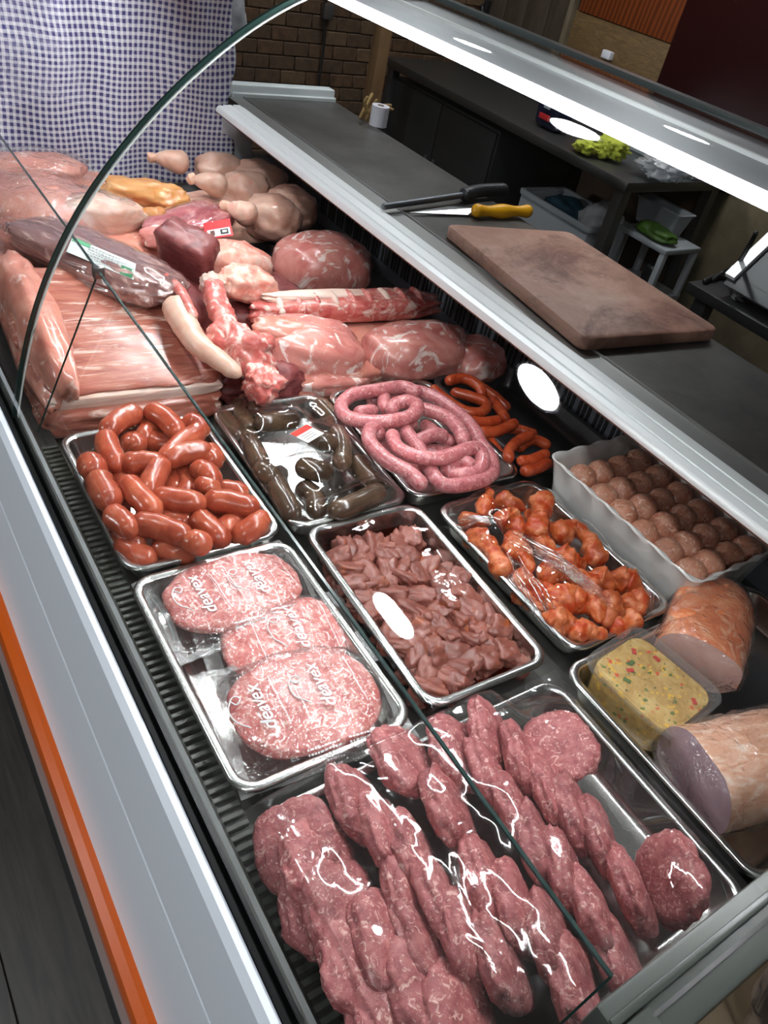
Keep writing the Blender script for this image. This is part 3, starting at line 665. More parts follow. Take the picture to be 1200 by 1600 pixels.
# ---- burger packs
PATTY = meat('burger_mince', srgb(186, 82, 80), srgb(212, 112, 106), srgb(226, 144, 134), srgb(238, 194, 182), 50, 110, .58, .06, .32, (1, 1, 1), .8, .1, .5, 220, .2)
WRAP = film('burger_wrapper', (.97, .97, .97), .16, .12, .9, 26, 1.0, (1, 1, 1), .014, .035, True)
SEAL = film('crimped_seal_film', (.95, .95, .95), .2, .14, .9, 60, 1.0, (1, 1, 1), .012, .22, True)
def burger(pc, hx, hy, rz, wx, wy, label, seed, z0, tilt=(0, 0), words=((0.012, 0.0),)):
    t = empty('burger_pack', (pc[0], pc[1], z0), label, 'burger pack', 'film wrapped burger packs', rz)
    p = obj('patty', blob_me((hx, hy, .011), amp=.05, fr=2, sq=2.5, seed=seed, amp2=.02), PATTY, t, (0, 0, .013), (tilt[0], tilt[1], 0))
    bpy.context.view_layer.update()
    me, c = drape(pc[0]-wx, pc[0]+wx, pc[1]-wy, pc[1]+wy, 64, 56, [p], z0+.002, .0028, 3, 2, seed=seed, wr=.004, wfr=30, rz=rz)
    me.transform(Matrix.Translation((0, 0, -z0)))
    obj('wrapper', me, WRAP, t)
    # printed name and fine print, laid on the wrapper
    from mathutils.bvhtree import BVHTree
    bv = BVHTree.FromPolygons([v.co for v in me.vertices], [tuple(f.vertices) for f in me.polygons])
    def lay(m2, x, y, r):
        m2.transform(Matrix.Translation((x, y, 0)) @ Matrix.Rotation(r, 4, 'Z'))
        for v in m2.vertices:
            h = bv.ray_cast(Vector((v.co.x, v.co.y, .2)), Vector((0, 0, -1)))
            v.co.z = (h[0].z if h[0] else .003)+.0008+v.co.z
        return m2
    for (x, y) in words:
        obj('brand_lettering', lay(text_me('deavex', .0225), x, y, PI/2), PRINT, t)
        # looped flourish beside the name
        q = crom([(x-.020, y-.020, 0), (x-.032, y-.004, 0), (x-.034, y+.012, 0), (x-.026, y+.024, 0), (x-.018, y+.020, 0), (x-.024, y+.014, 0), (x-.030, y+.022, 0)], 34)
        obj('flourish', lay(from_vf(*tube_vf(q, .0008, 5)), 0, 0, 0), PRINT, t)
        for dx, n_ in ((.020, 5), (-.052, 9), (.044, 9)):
            vs = []; fs = []
            for k in range(n_*4):
                yy = y-.036+k*.0022*8.0/n_
                b = len(vs); vs += [(x+dx, yy, 0), (x+dx+.0012, yy, 0), (x+dx+.0012, yy+.0011, 0), (x+dx, yy+.0011, 0)]; fs.append((b, b+1, b+2, b+3))
            obj('fine_print_line', lay(from_vf(vs, fs, False), 0, 0, 0), PRINT, t)
    # block of unreadable fine print along the near edge
    for bx in (-.010, .040):
        vs = []; fs = []
        for r in range(5):
            xx = bx-.018
            while xx < bx+.018:
                l = random.uniform(.0016, .0045); yy = -hy-.002-.0042*r+.004
                b = len(vs); vs += [(xx, yy, 0), (xx+l, yy, 0), (xx+l, yy+.0017, 0), (xx, yy+.0017, 0)]; fs.append((b, b+1, b+2, b+3)); xx += l+.0012
        obj('fine_print_block', lay(from_vf(vs, fs, False), 0, 0, 0), PRINT, t)
    # crimped, half opaque seals around the wrapper
    for nm, (a0, a1, b0, b1) in (('crimped_seal', (-wx, -wx+.016, -wy, wy)), ('crimped_seal', (wx-.016, wx, -wy, wy)), ('long_seal', (-wx+.016, wx-.016, wy-.010, wy)), ('long_seal', (-wx+.016, wx-.016, -wy, -wy+.010))):
        nx_, ny_ = max(4, int((a1-a0)/.003)), max(4, int((b1-b0)/.003)); vs = []; fs = []
        for j in range(ny_+1):
            for i in range(nx_+1): vs.append((a0+(a1-a0)*i/nx_, b0+(b1-b0)*j/ny_, 0))
        for j in range(ny_):
            for i in range(nx_): q = j*(nx_+1)+i; fs.append((q, q+1, q+nx_+2, q+nx_+1))
        obj(nm, lay(from_vf(vs, fs), 0, 0, 0), SEAL, t)
    return t
burger((0.342, 0.635, 0.8), .089, .060, math.radians(2), .108, .074, 'burger pack at the far end of its tray, its film crumpled and glinting', 11, .786, words=((.030, .0), (-.045, .0)))
burger((0.373, 0.545, 0.8), .082, .054, math.radians(-4), .104, .064, 'middle burger pack, half covered by the front one', 12, .776, (.15, 0), words=((.012, .0),))
burger((0.345, 0.443, 0.805), .087, .068, math.radians(-5), .108, .084, 'front burger pack lying flat with its white script name showing', 13, .788, words=((.018, .006), (-.055, .002)))

# ---- marinated cubes
CUBE = meat('marinated_cube', srgb(108, 56, 46), srgb(144, 84, 72), srgb(166, 108, 96), srgb(176, 90, 40), 22, 24, .66, .05, .38, (1, 1, 1), .9, .12, .5, 90, .12)
cms = []
for i in range(9):
    me = blob_me((random.uniform(.016, .023), random.uniform(.014, .019), random.uniform(.010, .014)), amp=.22, fr=1.5, sq=6, seed=i+30, n=4, amp2=.10, fr2=4)
    me.materials.append(CUBE); cms.append(me)
def poisson(x0, x1, y0, y1, d, n, rs):
    out = []
    for _ in range(6000):
        p = (rs.uniform(x0, x1), rs.uniform(y0, y1))
        if all((p[0]-q[0])**2+(p[1]-q[1])**2 > d*d for q in out): out.append(p)
        if len(out) >= n: break
    return out
rs = random.Random(4); topc = []
for layer, (z, d, n_) in enumerate(((.768, .027, 48), (.785, .0215, 70))):
    for (x, y) in poisson(-.078, .072, -.138, .118, d, n_, rs):
        a = math.radians(-1.4); X = .576+x*math.cos(a)-y*math.sin(a); Y = .538+x*math.sin(a)+y*math.cos(a)
        if layer == 1 and (x > .055 and y > .02): continue
        o = obj('meat_cube', rs.choice(cms), None, None, (X, Y, z+rs.uniform(-.002, .004)), (rs.uniform(-.5, .5), rs.uniform(-.5, .5), rs.uniform(0, 6.3)))
        tag(o, ('meat cube lying low in the marinade under the others', 'marinated meat cube')[layer], 'meat cube', 'marinated meat cubes')
        if layer: topc.append(o)
place_labels(topc, 'marinated meat cube', 6)
mar = obj('marinade', loft([rrect(.082, .152, .012, 6, 0), rrect(.084, .154, .012, 6, .016)]), film('marinade_liquid', (.62, .26, .16), .03, .05, .6, 20, .1), None, (.576, .538, .7575), (0, 0, math.radians(-1.4)))
tag(mar, 'shallow orange brown marinade around the meat cubes', 'marinade', kind='stuff')
def flat_film(name, cx, cy, hx, hy, rz, z, sag, mat, label, seed, wr=.0012, stretch=(18, 18), nx=60, ny=80):
    vs = []; fs = []
    for j in range(ny):
        for i in range(nx):
            u = -1+2*i/(nx-1); v = -1+2*j/(ny-1)
            e = max(abs(u), abs(v))
            zz = -sag*(1-u*u)*(1-v*v)+wr*noise.fractal(Vector((u*hx*stretch[0]+seed, v*hy*stretch[1], seed)), .6, 2, 3)*(1-e**6)
            if e > .97: zz -= .004*(e-.97)/.03
            vs.append((u*hx, v*hy, zz))
    for j in range(ny-1):
        for i in range(nx-1):
            a = j*nx+i; fs.append((a, a+1, a+nx+1, a+nx))
    return tag(obj(name, from_vf(vs, fs), mat, None, (cx, cy, z), (0, 0, rz)), label, 'film')
flat_film('film_cover', .576, .538, .100, .170, math.radians(-1.4), .8022, -.006, FILM, 'flat clear film stretched over the meat cube tray', 3)

# ---- chicken wings
WING = meat('marinated_wing', srgb(140, 50, 16), srgb(196, 98, 48), srgb(218, 150, 110), srgb(176, 58, 14), 34, 26, .56, .06, .42, (1, 1, 1), 1.6, .12, .8, 110, .12)
wings = [[(0.755, 0.63, 0.81), (0.782, 0.655, 0.81), (0.809, 0.674, 0.81)], [(0.807, 0.659, 0.81), (0.814, 0.64, 0.81), (0.834, 0.616, 0.81)], [(0.8, 0.561, 0.81), (0.844, 0.593, 0.81), (0.885, 0.632, 0.81)], [(0.773, 0.624, 0.81), (0.79, 0.599, 0.81), (0.787, 0.569, 0.81)], [(0.725, 0.646, 0.79), (0.749, 0.639, 0.795), (0.773, 0.624, 0.79)], [(0.723, 0.611, 0.8), (0.724, 0.566, 0.802), (0.713, 0.515, 0.8)], [(0.77, 0.582, 0.81), (0.755, 0.539, 0.81), (0.748, 0.501, 0.81)], [(0.813, 0.59, 0.8), (0.817, 0.563, 0.8), (0.807, 0.515, 0.8)], [(0.835, 0.545, 0.81), (0.879, 0.553, 0.81), (0.882, 0.518, 0.81), (0.857, 0.473, 0.81)], [(0.809, 0.53, 0.8), (0.815, 0.498, 0.805), (0.851, 0.489, 0.8)], [(0.75, 0.489, 0.81), (0.795, 0.478, 0.81), (0.808, 0.443, 0.81)], [(0.737, 0.519, 0.795), (0.735, 0.481, 0.8), (0.757, 0.456, 0.795)], [(0.819, 0.459, 0.81), (0.835, 0.445, 0.81), (0.842, 0.422, 0.81)], [(0.798, 0.443, 0.81), (0.791, 0.413, 0.81), (0.772, 0.385, 0.81)], [(0.726, 0.443, 0.81), (0.76, 0.442, 0.81), (0.773, 0.414, 0.81)], [(0.711, 0.435, 0.8), (0.731, 0.411, 0.8), (0.762, 0.398, 0.79)], [(0.721, 0.5, 0.785), (0.727, 0.465, 0.785), (0.731, 0.439, 0.785)], [(0.72, 0.624, 0.785), (0.732, 0.6, 0.785), (0.726, 0.563, 0.785)], [(0.86, 0.637, 0.785), (0.864, 0.602, 0.785), (0.876, 0.571, 0.785)], [(0.805, 0.477, 0.785), (0.809, 0.447, 0.785), (0.824, 0.43, 0.785)], [(0.79, 0.484, 0.808), (0.803, 0.46, 0.808), (0.833, 0.441, 0.808)], [(0.851, 0.447, 0.808), (0.873, 0.428, 0.808), (0.885, 0.398, 0.808)], [(0.816, 0.426, 0.808), (0.811, 0.398, 0.808), (0.778, 0.377, 0.808)], [(0.844, 0.409, 0.808), (0.847, 0.383, 0.808), (0.879, 0.401, 0.808)], [(0.722, 0.435, 0.808), (0.763, 0.436, 0.808), (0.774, 0.408, 0.808)], [(0.725, 0.392, 0.795), (0.752, 0.385, 0.8), (0.777, 0.364, 0.795)], [(0.79, 0.382, 0.8), (0.807, 0.37, 0.8), (0.847, 0.376, 0.8)]]
WR = [.0125, .016, .0195, .020, .014, .0175, .018, .019, .018, .021, .021, .018, .020, .021, .021, .017, .016, .016, .016, .017, .020, .021, .019, .018, .021, .017, .018]
wg = []
for i, p in enumerate(wings):
    R = WR[i]
    pr = [lambda t: .62+.5*math.sin(PI*min(1, t*1.2))**2, lambda t: 1.10-.52*t, lambda t: .74+.36*math.cos(PI*t)**2][i % 3]
    o = tube_obj('chicken_wing', p, R, WING, seed=i+160, amp=.30, prof=pr, seg=22, step=.003)
    wg.append(tag(o, 'orange marinated chicken wing piece under stretched film', 'chicken wing', 'marinated chicken wings'))
me, c = drape(.712, .912, .37, .679, 56, 84, wg, .7985, .003, 12, 3, seed=9, wr=.0015, wfr=12, edge=.8015, rz=math.radians(1.2))
fG = obj('film_cover', me, FILM, None, c, (0, 0, math.radians(1.2)))
tag(fG, 'clear film pulled into taut creases over the chicken wings', 'film')
# taut creases of the film: bundles of fine ridges
CREASE = film('film_crease', (.98, .98, .98), .12, .35, .95, 40, .0)
for a, b, n_, sp in [[(0.711, 0.64, 0.815), (0.758, 0.596, 0.82), 7, 0.0032], [(0.75, 0.574, 0.826), (0.799, 0.388, 0.824), 9, 0.0034], [(0.726, 0.528, 0.822), (0.706, 0.392, 0.815), 7, 0.0034], [(0.875, 0.402, 0.812), (0.866, 0.365, 0.806), 4, 0.0032]]:
    a = Vector(a); b = Vector(b); d = (b-a); s = Vector((-d.y, d.x, 0)).normalized()
    for k in range(n_):
        f0, f1 = random.Random(k*7+n_).uniform(-.1, .2), random.Random(k*5+n_).uniform(.75, 1.15)
        p0 = a.lerp(b, f0)+s*sp*(k-n_/2); p1 = a.lerp(b, f1)+s*sp*(k-n_/2)
        q = [p0.lerp(p1, t/11) for t in range(12)]
        for v in q:
            lx, ly = v.x-c[0], v.y-c[1]
            i = min(55, max(0, int((lx+.1)/.2*55))); j = min(83, max(0, int((ly+.1545)/.309*83)))
            v.z = me.vertices[j*56+i].co.z+.0004
        q = [Vector((v.x-c[0], v.y-c[1], v.z)) for v in crom(q[::3]+[q[-1]], 20)]
        rr = Matrix.Rotation(-math.radians(1.2), 4, 'Z')
        obj('film_crease', from_vf(*tube_vf([rr @ v for v in q], lambda t: .0002+.0009*math.sin(PI*t), 6)), CREASE, fG)

place_labels(wg, 'orange marinated chicken wing', 4)
# ---- white tray of meatballs
PORC = plain('white_porcelain', (.70, .70, .68), .22, coat=.4)
tH = empty('white_tray', (1.035, .518, .752), 'deep white tray with a wavy rim full of meatballs', 'tray')
def wavy(hx, hy, r, z, w=0, zz=0):
    out = []
    P_ = rrect(hx, hy, r, 10, z)
    # denser loop
    Q = []
    for i in range(len(P_)):
        a = Vector(P_[i]); b = Vector(P_[(i+1) % len(P_)]); n_ = max(1, int((b-a).length/.006))
        if n_ > 1: n_ = 40
        for k in range(n_): Q.append(a.lerp(b, k/n_))
    s = 0
    for i, q in enumerate(Q):
        d = Vector((q.x, q.y, 0)).normalized()
        s += (Q[i]-Q[i-1]).length if i else 0
        out.append((q.x+d.x*w*math.sin(s*2*PI/.052), q.y+d.y*w*math.sin(s*2*PI/.052), q.z+zz*math.cos(s*2*PI/.052)))
    return out
hx, hy = .112, .163
obj('outer_wall', loft([wavy(hx-.022, hy-.022, .02, .001), wavy(hx-.018, hy-.018, .02, .004), wavy(hx-.012, hy-.012, .02, .05, .0006), wavy(hx-.004, hy-.004, .02, .092, .0015, .001), wavy(hx, hy, .02, .099, .0018, .0012), wavy(hx-.002, hy-.002, .02, .1015, .0018, .0014)], True, False), PORC, tH)
obj('inner_wall', loft([wavy(hx-.002, hy-.002, .02, .1015, .0018, .0014), wavy(hx-.006, hy-.006, .019, .100, .0018, .0012), wavy(hx-.010, hy-.010, .019, .09, .0012, .001), wavy(hx-.018, hy-.018, .018, .04), wavy(hx-.022, hy-.022, .018, .008)], False, True), PORC, tH)
BALL = meat('meatball_mince', srgb(176, 108, 84), srgb(208, 144, 116), srgb(224, 172, 146), srgb(238, 202, 182), 60, 100, .60, .05, .45, (1, 1, 1), .6, .12, .6, 260, .1)
bms_ = []
for i in range(4):
    me = blob_me((.0262, .0262, .025), amp=.06, fr=2.5, sq=2.0, seed=60+i, n=3, amp2=.03, fr2=7); me.materials.append(BALL); bms_.append(me)
balls = [(.970+.0475*c_, .632-.0478*r, .822) for r in range(6) for c_ in range(4)]+[(.9935+.0475*c_, .608-.0478*r, .787) for r in range(5) for c_ in range(3)]
for i, (x, y, z) in enumerate(balls):
    o = obj('meatball', bms_[i % 4], None, None, (x+random.uniform(-.002, .002), y+random.uniform(-.002, .002), z+random.uniform(-.001, .002)), (random.uniform(0, 6), random.uniform(0, 6), random.uniform(0, 6)))
    tag(o, 'pale brown raw meatball in the white wavy tray', 'meatball', 'meatballs')

place_labels([o for o in COL.objects if o.get('group') == 'meatballs'], 'raw meatball', 4, .80)
# ---- raw burger patties
RAW = meat('raw_patty', srgb(130, 62, 66), srgb(166, 92, 94), srgb(190, 122, 120), srgb(216, 170, 162), 70, 130, .60, .05, .5, (1, 1, 1), .8, .1, .9, 150, .0)
pms = []
for i in range(7):
    me = blob_me((.0150, .0425, .040), amp=.11, fr=1.8, sq=3.0, seed=90+i, n=4, amp2=.05, fr2=6); me.materials.append(RAW); pms.append(me)
spots = [((0.251, 0.293, 0.815), 62, -10), ((0.325, 0.303, 0.815), -45, -15), ((0.397, 0.322, 0.815), -60, -10), ((0.334, 0.262, 0.815), -38, -14), ((0.348, 0.231, 0.815), -34, -12), ((0.344, 0.183, 0.819), -34, -14), ((0.41, 0.255, 0.815), -42, -24), ((0.457, 0.305, 0.815), -52, -30), ((0.344, 0.144, 0.821), -36, -16), ((0.393, 0.174, 0.819), -36, -26), ((0.361, 0.111, 0.823), -42, -24), ((0.405, 0.139, 0.821), -36, -24), ((0.476, 0.268, 0.815), -38, -24), ((0.26, 0.262, 0.819), -62, -20), ((0.257, 0.217, 0.823), -64, -22), ((0.245, 0.232, 0.805), -70, -20), ((0.278, 0.174, 0.823), -56, -16), ((0.248, 0.173, 0.823), -66, -26), ((0.288, 0.127, 0.823), -64, -20), ((0.25, 0.122, 0.819), -72, -20), ((0.299, 0.092, 0.823), -60, -24), ((0.506, 0.305, 0.815), -40, -28), ((0.569, 0.254, 0.821), 62, -30), ((0.521, 0.264, 0.815), -36, -24), ((0.522, 0.218, 0.815), -36, -26), ((0.471, 0.216, 0.817), -34, -20), ((0.466, 0.178, 0.819), -34, -22), ((0.529, 0.186, 0.817), -36, -28), ((0.538, 0.154, 0.815), -34, -26), ((0.474, 0.144, 0.819), -34, -22), ((0.473, 0.101, 0.819), -36, -24), ((0.525, 0.098, 0.817), -34, -26), ((0.574, 0.085, 0.819), 18, -26), ((0.416, 0.101, 0.823), -42, -28), ((0.41, 0.059, 0.819), -42, -26), ((0.47, 0.058, 0.809), -42, -26), ((0.324, 0.2, 0.811), -40, -14), ((0.311, 0.16, 0.815), -44, -16)]
pts_ = []
for i, (p, ty, tz) in enumerate(spots):
    o = obj('burger_patty', pms[i % 7], None, None, p, (random.uniform(-.12, .12), math.radians(ty), math.radians(tz+random.uniform(-7, 7))))
    pts_.append(tag(o, 'raw pinkish red burger patty standing in the foreground heap', 'burger patty', 'raw burger patties'))
me, c = drape(.222, .662, .016, .352, 80, 64, pts_, .802, .003, 8, 3, seed=15, wr=.0025, wfr=16, edge=.800)
fI = obj('film_cover', me, film('draped_film', (.98, .98, .98), .07, .08, .85, 11, .35, (1, 1, 1), .006, .01), None, c)
tag(fI, 'loose shiny film draped over the heap of burger patties', 'film')

place_labels(pts_, 'raw burger patty', 6)
# ---- salad tub
SALAD = None
m, nt, bs = newmat('potato_salad')
v = coords(nt, rnd=False)
base = ramp(nt, [(.3, srgb(160, 122, 58)), (.5, srgb(192, 156, 88)), (.7, srgb(208, 182, 122))], tex(nt, v, 45, 5, .6, .8))
vo = node(nt, 'ShaderNodeTexVoronoi'); vo.inputs['Scale'].default_value = 210; lnk(nt, v, vo.inputs['Vector'])
sp = node(nt, 'ShaderNodeSeparateColor'); lnk(nt, vo.outputs['Color'], sp.inputs[0])
pick = lambda lo, ch: ramp(nt, [(lo, (0, 0, 0)), (lo+.01, (1, 1, 1))], sp.outputs[ch])
base = mixc(nt, pick(.965, 0), base, srgb(96, 110, 36)); base = mixc(nt, pick(.97, 1), base, srgb(206, 84, 32)); base = mixc(nt, pick(.93, 2), base, srgb(222, 176, 60))
k2 = ramp(nt, [(.66, (0, 0, 0)), (.69, (1, 1, 1))], tex(nt, v, 160, 3)); base = mixc(nt, k2, base, srgb(84, 84, 40))
lnk(nt, base, bs.inputs['Base Color']); sset(bs, Roughness=.3); bump(nt, bs, tex(nt, v, 90, 4), .6, .003)
SALAD = m
tub = empty('salad_tub', (0.759, 0.275, 0.757), 'clear plastic tub of yellow potato salad with green and red bits', 'tub', None, math.radians(7))
hx, hy = .062, .070
obj('salad', loft([rrect(hx-.018, hy-.018, .018, 6, .002), rrect(hx-.012, hy-.012, .02, 6, .006), rrect(hx-.007, hy-.007, .022, 6, .055), rrect(hx-.008, hy-.008, .022, 6, .0585)]), SALAD, tub)
rr = []
for z, d, w_ in ((.0, .016, 0), (.003, .0105, .0012), (.02, .0085, .0016), (.045, .006, .0014), (.056, .0035, 0), (.060, .002, 0), (.0615, -.003, 0), (.0635, -.0035, 0)):
    q = rrect(hx-d, hy-d, .024, 9, z)
    rr.append([(x*(1+w_*12*math.sin(i*2.1)), y*(1+w_*12*math.sin(i*2.1)), zz) for i, (x, y, zz) in enumerate(q)])
obj('container', loft(rr, True, False), CLEAR, tub)
obj('lid', loft([rrect(hx+.0035, hy+.0035, .026, 9, .0636), rrect(hx+.003, hy+.003, .026, 9, .066), rrect(hx-.002, hy-.002, .024, 9, .0668), rrect(hx-.006, hy-.006, .022, 9, .0635), rrect(hx-.010, hy-.010, .02, 9, .0625)], False, True), CLEAR, tub)
for (a, b, c_) in ((-.03, .02, 0), (.0, .035, 0), (-.012, .028, 1), (.022, -.050, 1), (.038, .02, 1), (.02, .045, 1)):
    obj('vegetable_bit', box(-.005, .005, -.003, .003, 0, .002, .0006, 1), plain(('bit_green', 'bit_red')[c_], (srgb(70, 104, 34), srgb(190, 44, 22))[c_], .4), tub, (a, b, .0585), (0, 0, a*40))

# ---- ham pieces
def ham(name, loc, hx, hy, hz, rz, rind, face, label, seed, wrapmat, tilt=0, pitch=0):
    t = empty(name, loc, label, 'ham', None, rz)
    n, seg = 22, 28; vs = []; fs = []
    for i in range(n):
        u = i/(n-1)
        k = 1.0 if u < .45 else math.sqrt(max(0.02, 1-((u-.45)/.55)**2.4))
        for s in range(seg):
            a = 2*PI*s/seg; c_, s_ = math.cos(a), math.sin(a); q = (abs(c_)**2.5+abs(s_)**2.5)**(-1/2.5)
            d = 1+.08*noise.fractal(Vector((u*2, c_*1.2+seed, s_*1.2)), .6, 2, 3)
            vs.append((2*hx*u, c_*q*hy*k*d, hz+s_*q*hz*k*d))
    for i in range(n-1):
        for s in range(seg):
            a = i*seg+s; b = i*seg+(s+1) % seg; fs.append((a, b, b+seg, a+seg))
    fs.append(tuple(range((n-1)*seg, n*seg)))
    body = obj('ham_body', from_vf(vs, fs), rind, t, (0, 0, 0), (tilt, pitch, 0))
    f = [(-.0004, y, z) for (_, y, z) in vs[:seg]]
    ctr = [(-.003, 0, hz)]+f
    obj('cut_face', from_vf(ctr, [(0, 1+(k+1) % seg, 1+k) for k in range(seg)]), face, t, (0, 0, 0), (tilt, pitch, 0))
    w_me = from_vf([tuple(v) for v in ctr[:1]+[(-.004, y, z) for (_, y, z) in vs[:seg]]+vs], [(0, 1+(k+1) % seg, 1+k) for k in range(seg)]+[(1+k, 1+(k+1) % seg, 1+seg+(k+1) % seg, 1+seg+k) for k in range(seg)]+[tuple(1+seg+i for i in q) for q in fs])
    w_me.update()
    w2 = inflate(w_me, .003, .006, 30, seed)
    obj('wrapping', w2, wrapmat, t, (0, 0, 0), (tilt, pitch, 0))
    return t
HAMO = meat('orange_rind', srgb(196, 92, 48), srgb(222, 130, 84), srgb(232, 164, 124), srgb(240, 196, 164), 22, 30, .62, .1, .3, (1, 1, 1), 1.2, .15, .3, 90, .3)
HAMP = meat('pale_ham_rind', srgb(196, 136, 104), srgb(220, 166, 136), srgb(234, 196, 172), srgb(240, 214, 196), 20, 26, .6, .1, .34, (1, 3, 1), 1.2, .15, .25, 90, .2)
FACE = meat('ham_face', srgb(142, 106, 118), srgb(160, 124, 134), srgb(174, 140, 148), None, 16, 30, .7, .1, .3, (1, 1, 1), .8, .2, .05, 90, .3)
FACE2 = meat('ham_face_pale', srgb(190, 146, 138), srgb(206, 164, 154), srgb(218, 182, 172), srgb(222, 92, 46), 12, 14, .66, .06, .3, (1, 1, 1), .8, .2, .05, 90, .3)
ham('wrapped_ham', (0.855, 0.274, 0.765), .10, .058, .040, math.radians(28), HAMO, FACE2, 'orange rinded ham piece wrapped in crinkled film behind the salad tub', 2, FILM_W)
ham('wrapped_ham', (0.702, 0.155, 0.762), .11, .062, .046, math.radians(-14), HAMP, FACE, 'pale ham piece with a mauve cut face beside the tray edge', 5, FILM_W)

# ================================================================== large cuts at the far end of the case
PORK = meat('pork_pink', srgb(188, 108, 96), srgb(212, 140, 122), srgb(226, 168, 150), srgb(240, 212, 202), 14, 18, .63, .05, .28, (1, 1, 1), 1.2, .15, .2, 70, .3, 2.2)
LOIN = meat('pork_loin', srgb(186, 100, 96), srgb(210, 136, 126), srgb(226, 164, 152), srgb(244, 226, 218), 12, 13, .60, .04, .26, (1, 1.4, 1), 1.5, .15, .2, 60, .35, 3.0)
BELLY = meat('pork_belly_streaks', srgb(146, 80, 66), srgb(178, 106, 90), srgb(202, 142, 122), srgb(232, 204, 190), 11, 9, .61, .05, .28, (1.2, 6, 3), 1.0, .15, .25, 60, .3, 1.0)
SKIN = meat('pork_skin', srgb(224, 190, 174), srgb(236, 208, 194), srgb(242, 222, 210), None, 18, 20, .7, .1, .36, (1, 1, 1), .5, .2, .1, 80, .2)
BEEF = meat('dark_beef', srgb(100, 42, 44), srgb(132, 66, 66), srgb(156, 92, 88), srgb(206, 150, 140), 22, 20, .70, .05, .42, (1, 1, 3), 1.4, .1, .5, 80, .08)
FAT = meat('pink_fat', srgb(206, 104, 92), srgb(230, 160, 142), srgb(240, 196, 178), srgb(246, 222, 208), 16, 22, .6, .12, .32, (1, 1, 1), 1.2, .2, .35, 60, .2)
CHICK = meat('chicken_skin', srgb(196, 146, 126), srgb(220, 178, 158), srgb(234, 202, 186), srgb(226, 160, 146), 14, 22, .68, .08, .34, (1, 1, 1), .8, .2, .25, 140, .25)
YCHICK = meat('yellow_chicken', srgb(176, 106, 52), srgb(206, 144, 84), srgb(224, 176, 122), srgb(120, 100, 76), 10, 14, .72, .06, .32, (1, 1, 1), .9, .2, .3, 80, .3)
BONE = meat('raw_bone', srgb(186, 74, 74), srgb(212, 112, 104), srgb(232, 166, 154), srgb(244, 216, 204), 26, 34, .58, .06, .3, (1, 1, 1), 1.4, .12, .5, 90, .3)
MAUVE = meat('vacuum_meat', srgb(92, 60, 58), srgb(132, 94, 90), srgb(160, 122, 116), srgb(196, 164, 156), 10, 12, .62, .06, .26, (3, .8, 1), 1.2, .1, .2, 60, .4)
TAIL = meat('pig_tail', srgb(214, 160, 138), srgb(230, 190, 168), srgb(240, 212, 194), srgb(220, 130, 116), 18, 20, .72, .06, .34, (1, 1, 1), .6, .2, .2, 80, .2)
def deg(*a): return tuple(math.radians(x) for x in a)
def cut(name, label, cat, loc, dims, rot, mat, **kw):
    o = blob(name, loc, dims, mat, deg(*rot), **kw)
    return tag(o, label, cat)
# lower filling layer
cut('meat_slab', 'lower pork belly slab just behind the red sausage tray', 'meat', (.375, 1.165, .782), (.150, .105, .026), (0, 0, -3), BELLY, sq=7, amp=.05, seed=1)
b = empty('pork_belly', (.385, 1.20, .825), 'thick pork belly slab with a pale skin edge and streaky top', 'pork belly', None, math.radians(-4))
obj('meat', blob_me((.148, .128, .022), sq=7, amp=.05, seed=2, amp2=.02, n=5), BELLY, b, (0, .006, .010), deg(9, 0, 0))
obj('skin_edge', blob_me((.140, .010, .0125), sq=4, amp=.05, seed=3, n=5), SKIN, b, (.0, -.118, -.010), deg(9, 0, 1))
b = empty('pork_belly', (.36, 1.30, .85), 'second pork belly slab lying under the vacuum pack', 'pork belly', None, math.radians(-12))
obj('meat', blob_me((.125, .105, .022), sq=6, amp=.07, seed=4, n=4), BELLY, b, (0, 0, 0), deg(12, 0, 0))
cut('pork_shank', 'long reddish pork cut leaning against the front glass behind the joint', 'meat', (.268, 1.30, .835), (.036, .24, .065), (0, 14, -3), PORK, amp=.14, seed=5, sq=2.6)
cut('pork_shank', 'low pork cut at the far left beside the lower gasket', 'meat', (.262, 1.62, .815), (.045, .18, .055), (0, 10, -6), PORK, amp=.14, seed=6)
# vacuum packed piece with white and green label
t = empty('vacuum_pack', (0.411, 1.43, 0.888), 'vacuum packed dark mauve cut with a white and green label', 'vacuum pack', None, math.radians(24))
vm = blob_me((.068, .200, .028), sq=3.4, amp=.07, seed=7, n=5); obj('meat', vm, MAUVE, t, (0, 0, 0), deg(-3, 0, 0))
obj('vacuum_film', inflate(vm, .0025, .004, 34, 3), VAC, t, (0, 0, 0), deg(-3, 0, 0))
lq = [Vector(p)-Vector(t.location) for p in [(0.381, 1.444, 0.926), (0.454, 1.32, 0.926), (0.434, 1.276, 0.918), (0.357, 1.402, 0.918)]]
rt = Matrix.Rotation(-math.radians(24), 4, 'Z'); lq = [rt @ p for p in lq]
def patch(u0, u1, v0, v1, h, nrm=None):
    """rectangle on the label: u along its length, v across it"""
    n_ = (lq[1]-lq[0]).cross(lq[3]-lq[0]).normalized(); n_ = n_ if n_.z > 0 else -n_
    f = lambda u, v: (lq[0].lerp(lq[1], u)).lerp(lq[3].lerp(lq[2], u), v)
    a = [f(u0, v0), f(u1, v0), f(u1, v1), f(u0, v1)]
    return [tuple(p+n_*h) for p in a]
def plate(*q):
    a = patch(*q); b = patch(*q[:4], q[4]-.0006); return a+b
PF = [(0, 1, 2, 3), (7, 6, 5, 4), (0, 4, 5, 1), (1, 5, 6, 2), (2, 6, 7, 3), (3, 7, 4, 0)]
lab = obj('label', from_vf(plate(0, 1, 0, 1, 0), PF, False), plain('label_paper', (.62, .66, .64), .45), t)
